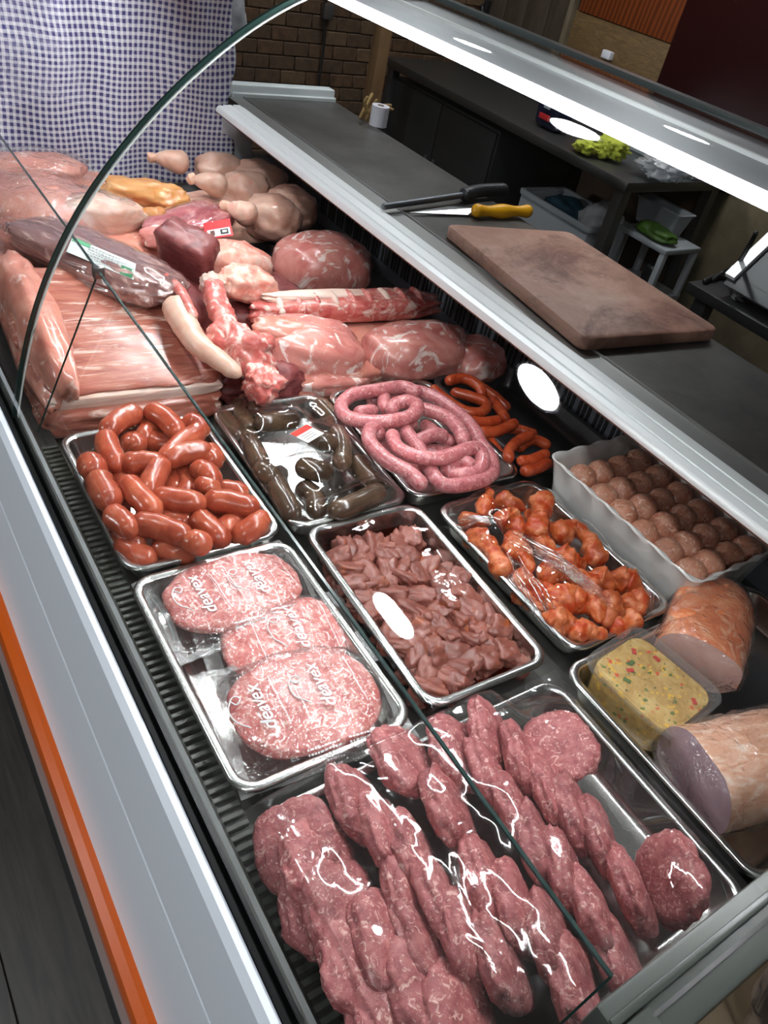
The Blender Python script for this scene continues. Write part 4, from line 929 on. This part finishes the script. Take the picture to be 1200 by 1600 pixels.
obj('green_corner', from_vf(plate(.80, .98, .45, .97, .0009), PF, False), plain('label_green', srgb(30, 120, 70), .45), lab)
obj('green_corner', from_vf(plate(.01, .30, .02, .25, .0009), PF, False), plain('label_green_pale', srgb(90, 160, 120), .45), lab)
vs = []; fs = []
for r in range(5):
    u = .28
    while u < .74:
        l = random.uniform(.015, .05); b4 = patch(u, min(.76, u+l), .14+r*.16, .21+r*.16, .0009); bq = len(vs); vs += b4; fs.append((bq, bq+1, bq+2, bq+3)); u += l+.015
obj('fine_print', from_vf(vs, fs, False), plain('print_grey', (.3, .3, .3), .5), lab)
cut('pork_cut', 'dark pork cut wedged under the vacuum pack by the bones', 'meat', (.50, 1.32, .815), (.10, .10, .05), (0, 0, 10), BEEF, seed=8, sq=3)
# upper left pieces
cut('orange_meat', 'orange pink slab of meat at the far left corner below the gingham cloth', 'meat', (0.421, 1.925, 0.872), (.12, .06, .035), (0, 0, -12), PORK, seed=9, sq=3)
cut('pork_cut', 'rosy pork cut under wrinkled film at the left behind the vacuum pack', 'meat', (0.396, 1.752, 0.862), (.11, .12, .045), (0, 0, 20), PORK, seed=10, sq=2.8)
cut('pork_cut', 'pale pork cut low under the gingham cloth', 'meat', (.45, 1.93, .81), (.20, .09, .05), (0, 0, 0), PORK, seed=11, sq=3)
# wrapped chicken with yellow foot
w_ = empty('wrapped_chicken', (0.513, 1.679, 0.87), 'film wrapped chicken piece with a yellow foot', 'chicken', None, math.radians(-12))
bm_ = blob_me((.088, .050, .040), amp=.12, seed=12, shape=lambda q: Vector((q.x, q.y*(1-.35*max(0, q.x/.09)), q.z*(1-.3*max(0, q.x/.09))))); obj('body', bm_, CHICK, w_)
obj('foot', sausage([(.07, 0, 0), (.105, -.004, .006), (.128, -.006, .004)], .017, amp=.15, seed=3), YCHICK, w_)
obj('wrapping', inflate(bm_, .004, .008, 28, 6), FILM_W, w_)
cut('yellow_chicken', 'yellow skinned chicken breast behind the wrapped chicken', 'chicken', (0.627, 1.807, 0.868), (.082, .042, .026), (0, 6, 8), YCHICK, seed=13, amp=.2, sq=3)
cut('yellow_chicken', 'small yellow grey chicken piece next to the chicken legs', 'chicken', (0.691, 1.789, 0.862), (.045, .045, .026), (0, 0, 30), YCHICK, seed=14, amp=.22)
cut('chicken_cut', 'pale chicken piece low under the chicken legs', 'chicken', (.80, 1.80, .80), (.16, .13, .045), (0, 0, 0), CHICK, seed=15)
def leg(label, pts, body, seed, rz=0):
    """pts: knuckle, shank, drum; body: (center, dims, rot) of the thigh"""
    c = Vector(body[0]); t = empty('chicken_quarter', tuple(c), label, 'chicken leg', 'raw chicken legs')
    q = [Vector(p)-c for p in pts]
    obj('drumstick', sausage(q, .036, amp=.06, seed=seed, seg=18, prof=lambda u: .40+.62*u**1.1), CHICK, t)
    obj('thigh', blob_me(body[1], amp=.14, seed=seed), CHICK, t, (0, 0, 0), deg(*body[2]))
    obj('knuckle', blob_me((.013, .013, .012), amp=.3, seed=seed+1, n=3), plain('knuckle_bone', srgb(222, 176, 152), .4), t, tuple(q[0]))
leg('raw chicken leg nearest the red labelled pack', [(0.776, 1.658, 0.89), (0.8, 1.632, 0.888), (0.831, 1.606, 0.88)], ((0.903, 1.671, 0.855), (.062, .066, .050), (0, 0, 20)), 16)
leg('raw chicken leg in the middle of the pile', [(0.766, 1.83, 0.888), (0.8, 1.814, 0.886), (0.844, 1.799, 0.876)], ((0.918, 1.845, 0.85), (.062, .062, .048), (0, 0, 30)), 18)
leg('raw chicken leg farthest back against the gingham cloth', [(0.732, 2.0, 0.88), (0.77, 1.983, 0.88), (0.816, 1.97, 0.872)], ((0.907, 1.979, 0.85), (.070, .055, .044), (0, 0, 0)), 20)
cut('chicken_thigh', 'chicken thigh half in the shade of the rail', 'chicken', (0.992, 1.923, 0.845), (.07, .07, .05), (0, 0, 0), CHICK, seed=23)
cut('chicken_thigh', 'chicken thigh in the dark corner under the rail', 'chicken', (0.997, 1.749, 0.845), (.06, .07, .05), (0, 0, 0), CHICK, seed=24)
# red vacuum pack with red label
t = empty('red_vacuum_pack', (0.69, 1.64, 0.862), 'dark pink vacuum packed cut with a bright red tag', 'vacuum pack', None, math.radians(30))
vm = blob_me((.125, .055, .024), sq=3.4, amp=.09, seed=25); obj('meat', vm, meat('red_vac_meat', srgb(150, 66, 74), srgb(182, 100, 104), srgb(206, 140, 138), srgb(228, 188, 182), 12, 14, .62, .06, .26, (1, 2, 1), 1.2, .1, .15, 60, .4), t)
obj('vacuum_film', inflate(vm, .0025, .004, 34, 8), VAC, t)
tg = empty('red_tag', (0.691, 1.504, 0.905), 'bright red tag with a white printed patch on the dark pink pack', 'tag')
lq = [Vector(p)-Vector(tg.location) for p in [(0.665, 1.521, 0.91), (0.733, 1.542, 0.91), (0.716, 1.483, 0.898), (0.65, 1.47, 0.898)]]
obj('tag_card', from_vf(plate(0, 1, 0, 1, 0), PF, False), plain('tag_red', srgb(206, 26, 34), .35), tg)
obj('white_patch', from_vf(plate(.08, .92, .50, .92, .0009), PF, False), plain('tag_white', (.7, .68, .66), .4), tg)
obj('tag_drawing', from_vf(plate(.18, .34, .58, .86, .0016), PF, False), plain('tag_brown', srgb(90, 50, 40), .5), tg)
obj('tag_print', from_vf(plate(.55, .84, .58, .86, .0016), PF, False), plain('tag_black', (.02, .02, .02), .5), tg)
obj('tag_window', from_vf(plate(.62, .78, .66, .78, .0023), PF, False), plain('tag_white', (.7, .68, .66), .4), tg)
obj('clear_flap', from_vf(plate(.95, 1.9, .2, .8, -.002), PF, False), VAC, tg)
cut('pale_cut', 'pale mauve strip of meat below the red tag', 'meat', (0.633, 1.587, 0.862), (.085, .035, .02), (0, 0, 20), LOIN, seed=27, sq=3)
bt = tray('black_tray', .73, .92, 1.46, 1.66, 'black plastic tray under the nearest chicken leg', z=.80, mat=plain('black_plastic', (.008, .008, .009), .2), group=None)
# beef with fat
t = empty('beef_piece', (0.641, 1.458, 0.862), 'dark red beef piece with a thick lobe of pink fat', 'beef', None, math.radians(12))
obj('lean', blob_me((.034, .058, .060), sq=9, amp=.10, seed=28, amp2=.03), BEEF, t, (-.028, .010, .006), deg(10, -20, 20))
obj('fat_lobe', blob_me((.082, .052, .045), amp=.16, seed=29, amp2=.05), FAT, t, (.065, -.020, -.012), deg(0, 14, -6))
cut('fat_trim', 'knobbly pink fat trimming in front of the beef piece', 'meat', (0.673, 1.322, 0.868), (.065, .038, .034), (0, 10, 0), FAT, seed=30, amp=.25)
# round ham joint, ribs, loins
cut('ham_joint', 'large round pink pork joint with white sinew lines', 'pork', (0.935, 1.467, 0.825), (.118, .088, .070), (0, 0, -4), LOIN, seed=31, amp=.06, sq=2.3)
t = empty('rib_rack', (0.875, 1.254, 0.838), 'long rack of pork ribs with a white membrane behind the loins', 'ribs', None, math.radians(-6))
obj('meat', blob_me((.215, .042, .024), sq=3.4, amp=.12, seed=32, amp2=.06), BONE, t)
obj('membrane', blob_me((.15, .018, .010), sq=3, amp=.15, seed=33), SKIN, t, (-.04, .012, .018), deg(0, 3, 4))
for i in range(9):
    o = obj('rib_bone', sausage([(0, -.034, .004), (0, 0, .020), (0, .034, .016)], .0075, amp=.08, seed=i), SKIN if i % 3 == 0 else BONE, t, (-.16+.04*i, -.004, .002))
cut('pork_loin', 'pork loin piece with a smooth fat cap behind the raw pink sausages', 'pork loin', (0.724, 1.127, 0.828), (.098, .070, .050), (0, 8, -14), LOIN, seed=34, amp=.10, sq=2.8)
cut('pork_fillet', 'rounded beige fat cap lying over the pork loin', 'pork loin', (0.677, 1.137, 0.862), (.075, .038, .022), (0, 8, -16), PORK, seed=35, amp=.12)
cut('pork_loin', 'pork loin piece reaching back into the shade of the rail', 'pork loin', (0.933, 1.081, 0.822), (.115, .066, .050), (0, 0, -4), LOIN, seed=36, amp=.10, sq=2.8)
cut('pork_loin', 'dark pork loin end in the shade below the vents', 'pork loin', (1.052, 1.034, 0.815), (.06, .06, .04), (0, 0, 0), LOIN, seed=37)
cut('pork_cut', 'flat pale cut under the two loins beside the pink sausages', 'meat', (0.726, 1.071, 0.79), (.085, .03, .022), (0, 0, -8), LOIN, seed=38, sq=3)
cut('pork_cut', 'pork filling low under the loins', 'meat', (.80, 1.15, .785), (.24, .10, .034), (0, 0, 0), PORK, seed=39, sq=4)
cut('pork_cut', 'pork filling low under the beef piece', 'meat', (.66, 1.40, .79), (.17, .12, .04), (0, 0, 0), BEEF, seed=40, sq=4)
cut('pork_cut', 'pork filling low under the wrapped chicken', 'meat', (.50, 1.66, .80), (.20, .14, .05), (0, 0, 0), PORK, seed=41, sq=4)
cut('beef_scrap', 'dark red meat scrap at the right end of the belly slab', 'meat', (0.554, 1.105, 0.785), (.04, .03, .025), (0, 0, 0), BEEF, seed=42, amp=.25)
cut('beef_scrap', 'dark red meat scrap under the raw bones', 'meat', (0.63, 1.094, 0.8), (.05, .05, .04), (0, 0, 0), BEEF, seed=43, amp=.25)
# bones and pig tail
t = empty('pig_tail', (0.494, 1.13, 0.875), 'pale pig tail lying across the belly slab, red and raw at its thick end', 'pig tail')
c = Vector(t.location)
q = [Vector(p)-c for p in [(0.492, 1.298, 0.885), (0.49, 1.23, 0.89), (0.478, 1.147, 0.892), (0.477, 1.084, 0.89), (0.495, 1.048, 0.882), (0.519, 1.012, 0.868)]]
obj('tail', sausage(q[1:], .024, amp=.10, seed=50, seg=16, prof=lambda u: 1.12-.55*u), TAIL, t)
obj('raw_end', blob_me((.026, .034, .028), amp=.3, seed=51, amp2=.10), BONE, t, tuple(q[0]), deg(0, 0, 30))
obj('red_ridge', sausage([q[0]+Vector((.012, .01, .02)), q[1]+Vector((.012, .0, .022)), q[2]+Vector((.012, -.004, .018))], .009, amp=.2, seed=52), BONE, t)
t = empty('raw_bone', (0.563, 1.147, 0.87), 'knobbly red raw bone standing between the pig tail and the loin', 'bone')
c = Vector(t.location)
q = [Vector(p)-c for p in [(0.586, 1.286, 0.892), (0.561, 1.201, 0.892), (0.544, 1.117, 0.888), (0.544, 1.047, 0.878), (0.561, 1.011, 0.85)]]
obj('shaft', sausage(q[:3], .021, amp=.2, seed=53, seg=16), BONE, t)
obj('joint', blob_me((.022, .026, .02), amp=.25, seed=54, amp2=.08), SKIN, t, tuple(q[0]))
obj('meaty_end', blob_me((.040, .062, .040), amp=.3, seed=55, amp2=.10), BONE, t, tuple((q[2]+q[3])/2+Vector((.008, 0, -.008))), deg(0, 20, 30))
obj('ragged_tip', blob_me((.030, .034, .030), amp=.35, seed=56, amp2=.12), BONE, t, tuple(q[4]))

# clear plastic sheet over the left hand pieces
LS = [o for o in COL.objects if o.name.split('.')[0] in ('orange_meat',) or o.get('label', '').startswith(('rosy pork', 'low pork cut'))]
me, c = drape(.235, .56, 1.50, 1.99, 60, 80, LS, .83, .004, 5, 3, seed=21, wr=.006, wfr=14)
tag(obj('plastic_sheet', me, FILM_W, None, c), 'clear crinkled plastic sheet over the rosy cuts at the far left', 'film')

# ================================================================== things on the worktop
bd = [(1.04, 1.206, 1.024), (0.99, 0.745, 1.024), (1.303, 0.71, 1.024), (1.327, 1.141, 1.024)]
m, nt, bs = newmat('worn_board')
v = coords(nt, (1, 1, 1))
base = ramp(nt, [(.3, srgb(150, 106, 90)), (.5, srgb(174, 130, 112)), (.72, srgb(196, 158, 140))], tex(nt, v, 7, 8, .7, .6))
wear = ramp(nt, [(.50, (0, 0, 0)), (.62, (1, 1, 1))], tex(nt, v, 4.2, 6, .75, .4)); base = mixc(nt, wear, base, srgb(126, 86, 74))
scr = ramp(nt, [(.66, (0, 0, 0)), (.70, (1, 1, 1))], tex(nt, v, 70, 4, .7)); base = mixc(nt, scr, base, srgb(206, 174, 158))
lnk(nt, base, bs.inputs['Base Color']); sset(bs, Roughness=.55); bump(nt, bs, tex(nt, v, 90, 5), .35)
cx = sum(p[0] for p in bd)/4; cy = sum(p[1] for p in bd)/4
ord_ = [Vector((p[0]-cx, p[1]-cy, 0)) for p in (bd[0], bd[1], bd[2], bd[3])]
def round_poly(ps, r, seg=5):
    out = []; n = len(ps)
    for i in range(n):
        p = ps[i]; a = (ps[i-1]-p).normalized(); b = (ps[(i+1) % n]-p).normalized()
        s, e = p+a*r, p+b*r
        for k in range(seg+1):
            t = k/seg; out.append(s*(1-t)**2+p*2*t*(1-t)+e*t*t)
    return out
rp = round_poly(ord_, .018)
ring = lambda k, z: [(p.x*k, p.y*k, z) for p in rp]
bo = obj('cutting_board', loft([ring(.985, .0), ring(1, .003), ring(1, .021), ring(.988, .024)]), m, None, (cx, cy, 1.0005))
tag(bo, 'worn brown plastic cutting board on the steel worktop', 'cutting board')
kn = empty('knife', (1.199, 1.309, 1.002), 'butcher knife with a yellow handle beside the cutting board', 'knife')
c = Vector(kn.location)
h = [Vector(p)-c for p in [(1.175, 1.289, 1.016), (1.212, 1.285, 1.014), (1.283, 1.28, 1.014), (1.335, 1.272, 1.016)]]
YEL = plain('yellow_plastic', srgb(238, 172, 22), .4)
obj('handle', sausage(h, .0155, seg=16, amp=.0, prof=lambda u: .86+.14*math.cos(u*4*PI)), YEL, kn)
bl = [Vector(p)-c for p in [(1.195, 1.309, 1.012), (1.184, 1.291, 1.004), (1.026, 1.311, 1.006), (1.135, 1.323, 1.012)]]
obj('blade', from_vf([tuple(p) for p in bl]+[tuple(p-Vector((0, 0, .0016))) for p in bl], [(0, 1, 2, 3), (7, 6, 5, 4), (0, 4, 5, 1), (1, 5, 6, 2), (2, 6, 7, 3), (3, 7, 4, 0)], False), plain('blade_steel', (.3, .3, .3), .3, 1), kn)
st = empty('sharpening_steel', (1.182, 1.383, 1.002), 'dark sharpening steel rod lying next to the knife', 'sharpening steel')
c = Vector(st.location)
q = [Vector(p)-c for p in [(0.967, 1.329, 1.012), (1.083, 1.349, 1.014), (1.222, 1.375, 1.016)]]
obj('rod', sausage(q, .0068, seg=12, amp=0), plain('rod_steel', (.18, .19, .21), .4, .6), st)
q = [Vector(p)-c for p in [(1.216, 1.372, 1.017), (1.275, 1.391, 1.018), (1.362, 1.396, 1.018)]]
obj('handle', sausage(q, .0145, seg=14, amp=0), plain('steel_handle_black', (.02, .022, .025), .4), st)
obj('guard', blob_me((.008, .016, .014), n=3, amp=.02, amp2=0), plain('steel_handle_black', (.02, .022, .025), .4), st, tuple(q[0]))

# dry twigs and a white roll behind the far end of the worktop
t = empty('twig_bundle', (1.319, 1.941, 1.0), 'small bundle of dry tan twigs at the back edge of the worktop', 'twigs')
c = Vector(t.location)
for i, pp in enumerate([[(1.297, 1.96, 1.0), (1.318, 1.97, 1.032), (1.346, 1.99, 1.059)], [(1.315, 1.96, 0.994), (1.329, 1.96, 1.027), (1.345, 1.96, 1.052)], [(1.329, 1.95, 0.998), (1.353, 1.95, 1.035), (1.388, 1.95, 1.041)], [(1.315, 1.95, 1.017), (1.299, 1.95, 1.045), (1.306, 1.95, 1.061)], [(1.338, 1.94, 1.009), (1.357, 1.94, 1.034), (1.39, 1.94, 1.032)]]):
    obj('twig', sausage([Vector(p)-c for p in pp], .005, amp=.2, seed=i), plain('dry_twig', srgb(134, 108, 62), .7, var=.3), t)
rl = empty('paper_roll', (1.325, 1.91, 1.0), 'small white paper roll beside the dry twigs', 'paper roll')
obj('paper', cyl_me(.024, 0, .05, 24), plain('roll_white', (.62, .6, .66), .7), rl); obj('core', cyl_me(.009, .0501, .051, 16), plain('core_brown', (.12, .08, .05), .8), rl)

# ================================================================== the work room behind
tb = empty('steel_table', (2.68, 2.65, 0), 'stainless steel table against the back wall behind the counter', 'table')
T_ = lambda me: (me.transform(Matrix.Translation((-2.68, -2.65, 0))), me)[1]
TST = plain('table_steel', (.16, .16, .155), .38, .9, bmp=.08, bscale=40)
obj('table_top', T_(box(2.40, 3.00, 1.88, 3.50, .815, .85, .004)), TST, tb)
for x in (2.44, 2.96):
    for y in (1.92, 3.46): obj('leg', T_(box(x-.022, x+.022, y-.022, y+.022, 0, .814, .002)), TST, tb)
obj('lower_shelf', T_(box(2.42, 2.98, 1.90, 3.48, .16, .18, .002)), TST, tb)
obj('upstand', T_(box(2.99, 3.003, 1.88, 3.5, .8505, .93, .001)), TST, tb)
cb = empty('dark_cabinet', (2.7, 3.05, .1805), 'black cabinet standing on the lower shelf of the table', 'cabinet')
obj('body', box(-.24, .24, -.40, .40, 0, .60, .004), plain('cabinet_black', (.018, .018, .018), .45), cb)
obj('door', box(-.258, -.241, -.395, -.005, .01, .59, .003), plain('cabinet_door', (.022, .022, .022), .4), cb)
obj('door', box(-.258, -.241, .005, .395, .01, .59, .003), plain('cabinet_door', (.022, .022, .022), .4), cb)
for y in (-.03, .03): obj('handle', box(-.27, -.2585, y-.005, y+.005, .25, .36, .002), plain('cab_handle', (.2, .2, .2), .4, .8), cb)
post = obj('timber_upright', box(-.03, .03, -.03, .03, 0, 1.1, .004), wood('timber', srgb(92, 68, 44), srgb(128, 98, 66), (1, 1, .3)), None, (2.20, 3.25, 0))
tag(post, 'short brown timber post by the end of the steel table', 'post')
# things on the table
LIME = plain('lime_cloth', srgb(190, 198, 70), .85, var=.2, vscale=40, bmp=.4, bscale=120)
def crumple(name, loc, dims, mat, label, cat, seed, amp=.45):
    o = blob(name, loc, dims, mat, (0, 0, 0), amp=amp, fr=2.2, amp2=.22, fr2=5, seed=seed, n=4); return tag(o, label, cat)
crumple('cleaning_cloth', (2.465, 2.168, 0.879), (.05, .045, .022), LIME, 'crumpled lime green cloth on the steel table, the smaller one', 'cloth', 60)
crumple('cleaning_cloth', (2.531, 2.119, 0.893), (.055, .06, .034), LIME, 'crumpled lime green cloth on the steel table, the larger one', 'cloth', 62)
crumple('plastic_bag', (2.597, 1.892, 0.897), (.10, .08, .036), film('bag_plastic', (.8, .85, .9), .2, .2, .9, 30, 1, (1, 1, 1), .01, .45), 'crumpled translucent white plastic bag at the table corner', 'bag', 64, .35)
bx = empty('white_box', (2.86, 2.16, .8505), 'long pale box against the wall on the steel table', 'box')
obj('carton', box(-.075, .075, -.26, .22, 0, .10, .004), plain('carton_pale', (.48, .52, .54), .6), bx); obj('carton_lid', box(-.078, .078, -.263, .223, .1005, .122, .003), plain('carton_lid', (.56, .6, .62), .6), bx)
pk = empty('dark_packet', (2.552, 2.464, 0.8505), 'dark blue packet with a red and white print on the table', 'packet')
obj('packet', blob_me((.05, .07, .07), sq=5, amp=.05, seed=70), plain('packet_blue', srgb(24, 28, 52), .3), pk, (0, 0, .0705))
obj('red_print', box(-.0585, -.054, -.03, .03, .035, .055, .001), plain('packet_red', srgb(190, 40, 44), .4), pk); obj('white_print', box(-.0585, -.054, -.018, .018, .075, .11, .001), plain('packet_white', (.5, .55, .6), .4), pk)
# white plastic drawers and crates below the table
WPL = plain('white_plastic', (.36, .38, .40), .45)
cr = empty('white_crate', (2.68, 2.30, .1805), 'white plastic crate with dark stuff under the table edge', 'crate')
C1 = (-.10, .12, -.17, .15)
for nm, a in (('front_wall', (-.13, -.12, -.20, .22, 0, .40)), ('rear_wall', (.12, .13, -.20, .22, 0, .40)), ('side_wall', (-.12, .12, -.20, -.19, 0, .40)), ('side_wall', (-.12, .12, .21, .22, 0, .40)), ('bottom', (-.12, .12, -.19, .21, 0, .01))):
    obj(nm, box(*a, .003), WPL, cr)
obj('rim', loft([rrect(.14, .22, .02, 4, .392), rrect(.142, .222, .02, 4, .40), rrect(.142, .222, .02, 4, .412), rrect(.125, .205, .016, 4, .412), rrect(.125, .205, .016, 4, .392)], False, False), WPL, cr, (0, .01, 0))
obj('teal_bundle', blob_me((.10, .12, .06), amp=.3, seed=72), plain('teal_cloth', srgb(22, 66, 84), .8), cr, (0, .06, .36))
obj('pale_bag', blob_me((.09, .08, .10), amp=.3, seed=73), plain('pale_bag', (.5, .5, .52), .6), cr, (.02, -.12, .37))
sf = empty('plastic_shelf', (2.66, 1.86, .1805), 'white plastic shelf unit with open frames below the table corner', 'shelf')
for y in (-.12, .10):
    for x in (-.09, .09): obj('upright', box(x-.012, x+.012, y-.012, y+.012, 0, .47, .003), WPL, sf)
for z in (.06, .27, .46):
    obj('shelf_board', box(-.104, .104, -.134, .114, z, z+.02, .004), WPL, sf)
gp = tag(blob('green_pack', (2.61, 1.84, .684), (.045, .085, .022), plain('green_pack', srgb(60, 92, 22), .5, var=.3), (0, 0, 0), amp=.2, sq=3, seed=74), 'green packet on top of the white plastic shelf', 'packet')
tr = empty('white_tub', (2.72, 1.92, .6612), 'small white open tub on the white plastic shelf', 'tub')
obj('tub_wall', loft([rrect(.035, .09, .01, 4, 0), rrect(.045, .11, .012, 4, .085), rrect(.048, .113, .012, 4, .088), rrect(.042, .107, .01, 4, .086), rrect(.033, .088, .01, 4, .004)], True, True), WPL, tr)
obj('tub_rim', loft([rrect(.049, .114, .012, 4, .084), rrect(.051, .116, .012, 4, .090), rrect(.044, .109, .01, 4, .091)], False, False), WPL, tr)
dk = tag(blob('dark_bottle', (2.62, 1.80, .518), (.025, .025, .055), plain('dark_bottle', (.01, .01, .012), .3), (0, 0, 0), sq=4, amp=.03, seed=75), 'small dark bottle standing inside the white plastic shelf', 'bottle')

# bench with the weighing scale on the right
bn = empty('black_bench', (1.95, .62, 0), 'black metal bench standing behind the counter at the right', 'bench')
BB = plain('bench_black', (.035, .035, .036), .35, .5)
obj('bench_top', box(-.325, .30, -.60, .392, .925, .95, .003), BB, bn)
for x in (-.29, .26):
    for y in (-.56, .35): obj('leg', box(x-.018, x+.018, y-.018, y+.018, 0, .924, .002), BB, bn)
sc_ = empty('weighing_scale', (1.80, .70, .951), 'black weighing scale with a silver edged slanted console on the bench', 'scale')
SCB = plain('scale_black', (.02, .022, .025), .4)
obj('console', prism_y([(-.155, .022), (-.135, .046), (.02, .200), (.16, .200), (.16, .022)], -.32, .245, .004), SCB, sc_)
obj('silver_edge', prism_y([(-.144, .038), (-.150, .046), (.012, .207), (.020, .199)], .225, .25), ALU, sc_)
obj('silver_edge', prism_y([(-.144, .038), (-.150, .046), (.012, .207), (.020, .199)], -.325, -.30), ALU, sc_)
obj('keypad', prism_y([(-.110, .075), (-.113, .078), (-.03, .160), (-.027, .157)], -.20, .15), plain('keypad_grey', (.08, .085, .09), .5), sc_)
obj('screw', blob_me((.006, .004, .006), n=2, amp=0, amp2=0), plain('clip_steel', (.3, .3, .3), .3, 1), sc_, (-.128, .252, .056))
for x in (-.12, .12):
    for y in (-.28, .21): obj('foot', cyl_me(.016, 0, .023, 16), plain('foot_grey', (.3, .3, .3), .4), sc_, (x, y, 0))
cbm = plain('cable_black', (.008, .008, .008), .5)
cq = [(1.689, 0.995, 0.955), (1.744, 1.009, 0.965), (1.716, 0.971, 1.0), (1.608, 0.903, 1.08), (1.578, 0.885, 1.12)]
o = tube_obj('power_cable', cq, .005, cbm, amp=0, seg=8); tag(o, 'black power cable running up beside the weighing scale', 'cable')
cq = [(1.655, 0.992, 0.956), (1.723, 1.008, 0.956), (1.747, 0.984, 0.956), (1.674, 0.917, 0.956), (1.674, 0.886, 0.956)]
o = tube_obj('power_cable', cq, .006, cbm, amp=0, seg=8); tag(o, 'thick black cable lying on the bench top', 'cable')
cq = [(2.079, 3.57, 1.056), (2.101, 3.57, 0.935), (2.108, 3.57, 0.832), (2.105, 3.57, 0.739), (2.111, 3.57, 0.657)]
o = tube_obj('wall_cable', cq, .006, cbm, amp=0, seg=8); tag(o, 'thin black cable hanging down the brown brick wall', 'cable')
jb = tag(obj('junction_box', box(-.025, .025, -.015, .015, -.03, .03, .004), plain('junction_grey', (.05, .045, .04), .6), None, (2.106, 3.57, 0.99)), 'small dark junction box at the top of the hanging cable', 'junction box')
# hanging clutter above the canopy: hook with cable loops on the grey boards
hk = empty('cable_hook', (3.02, 3.591, 1.069), 'dark hook with loops of cable on the grey boards', 'hook')
obj('bracket', box(-.02, .012, -.02, .02, -.05, .05, .003), cbm, hk)
obj('cable_loop', sausage([(-.03, 0, .03), (-.05, -.08, -.07), (-.05, -.2, -.10), (-.04, -.28, -.06)], .010, amp=.1), cbm, hk)
obj('cable_loop', sausage([(-.03, .02, 0), (-.05, -.06, -.11), (-.05, -.22, -.13), (-.04, -.33, -.12)], .008, amp=.1), cbm, hk)
hc = tag(blob('hanging_cloth', (1.199, 2.6, 1.108), (.045, .02, .07), plain('hung_grey_cloth', (.34, .34, .36), .8, var=.3), (0, 0, 0), amp=.2, seed=77), 'grey cloth hanging beside the gingham at the top', 'cloth')
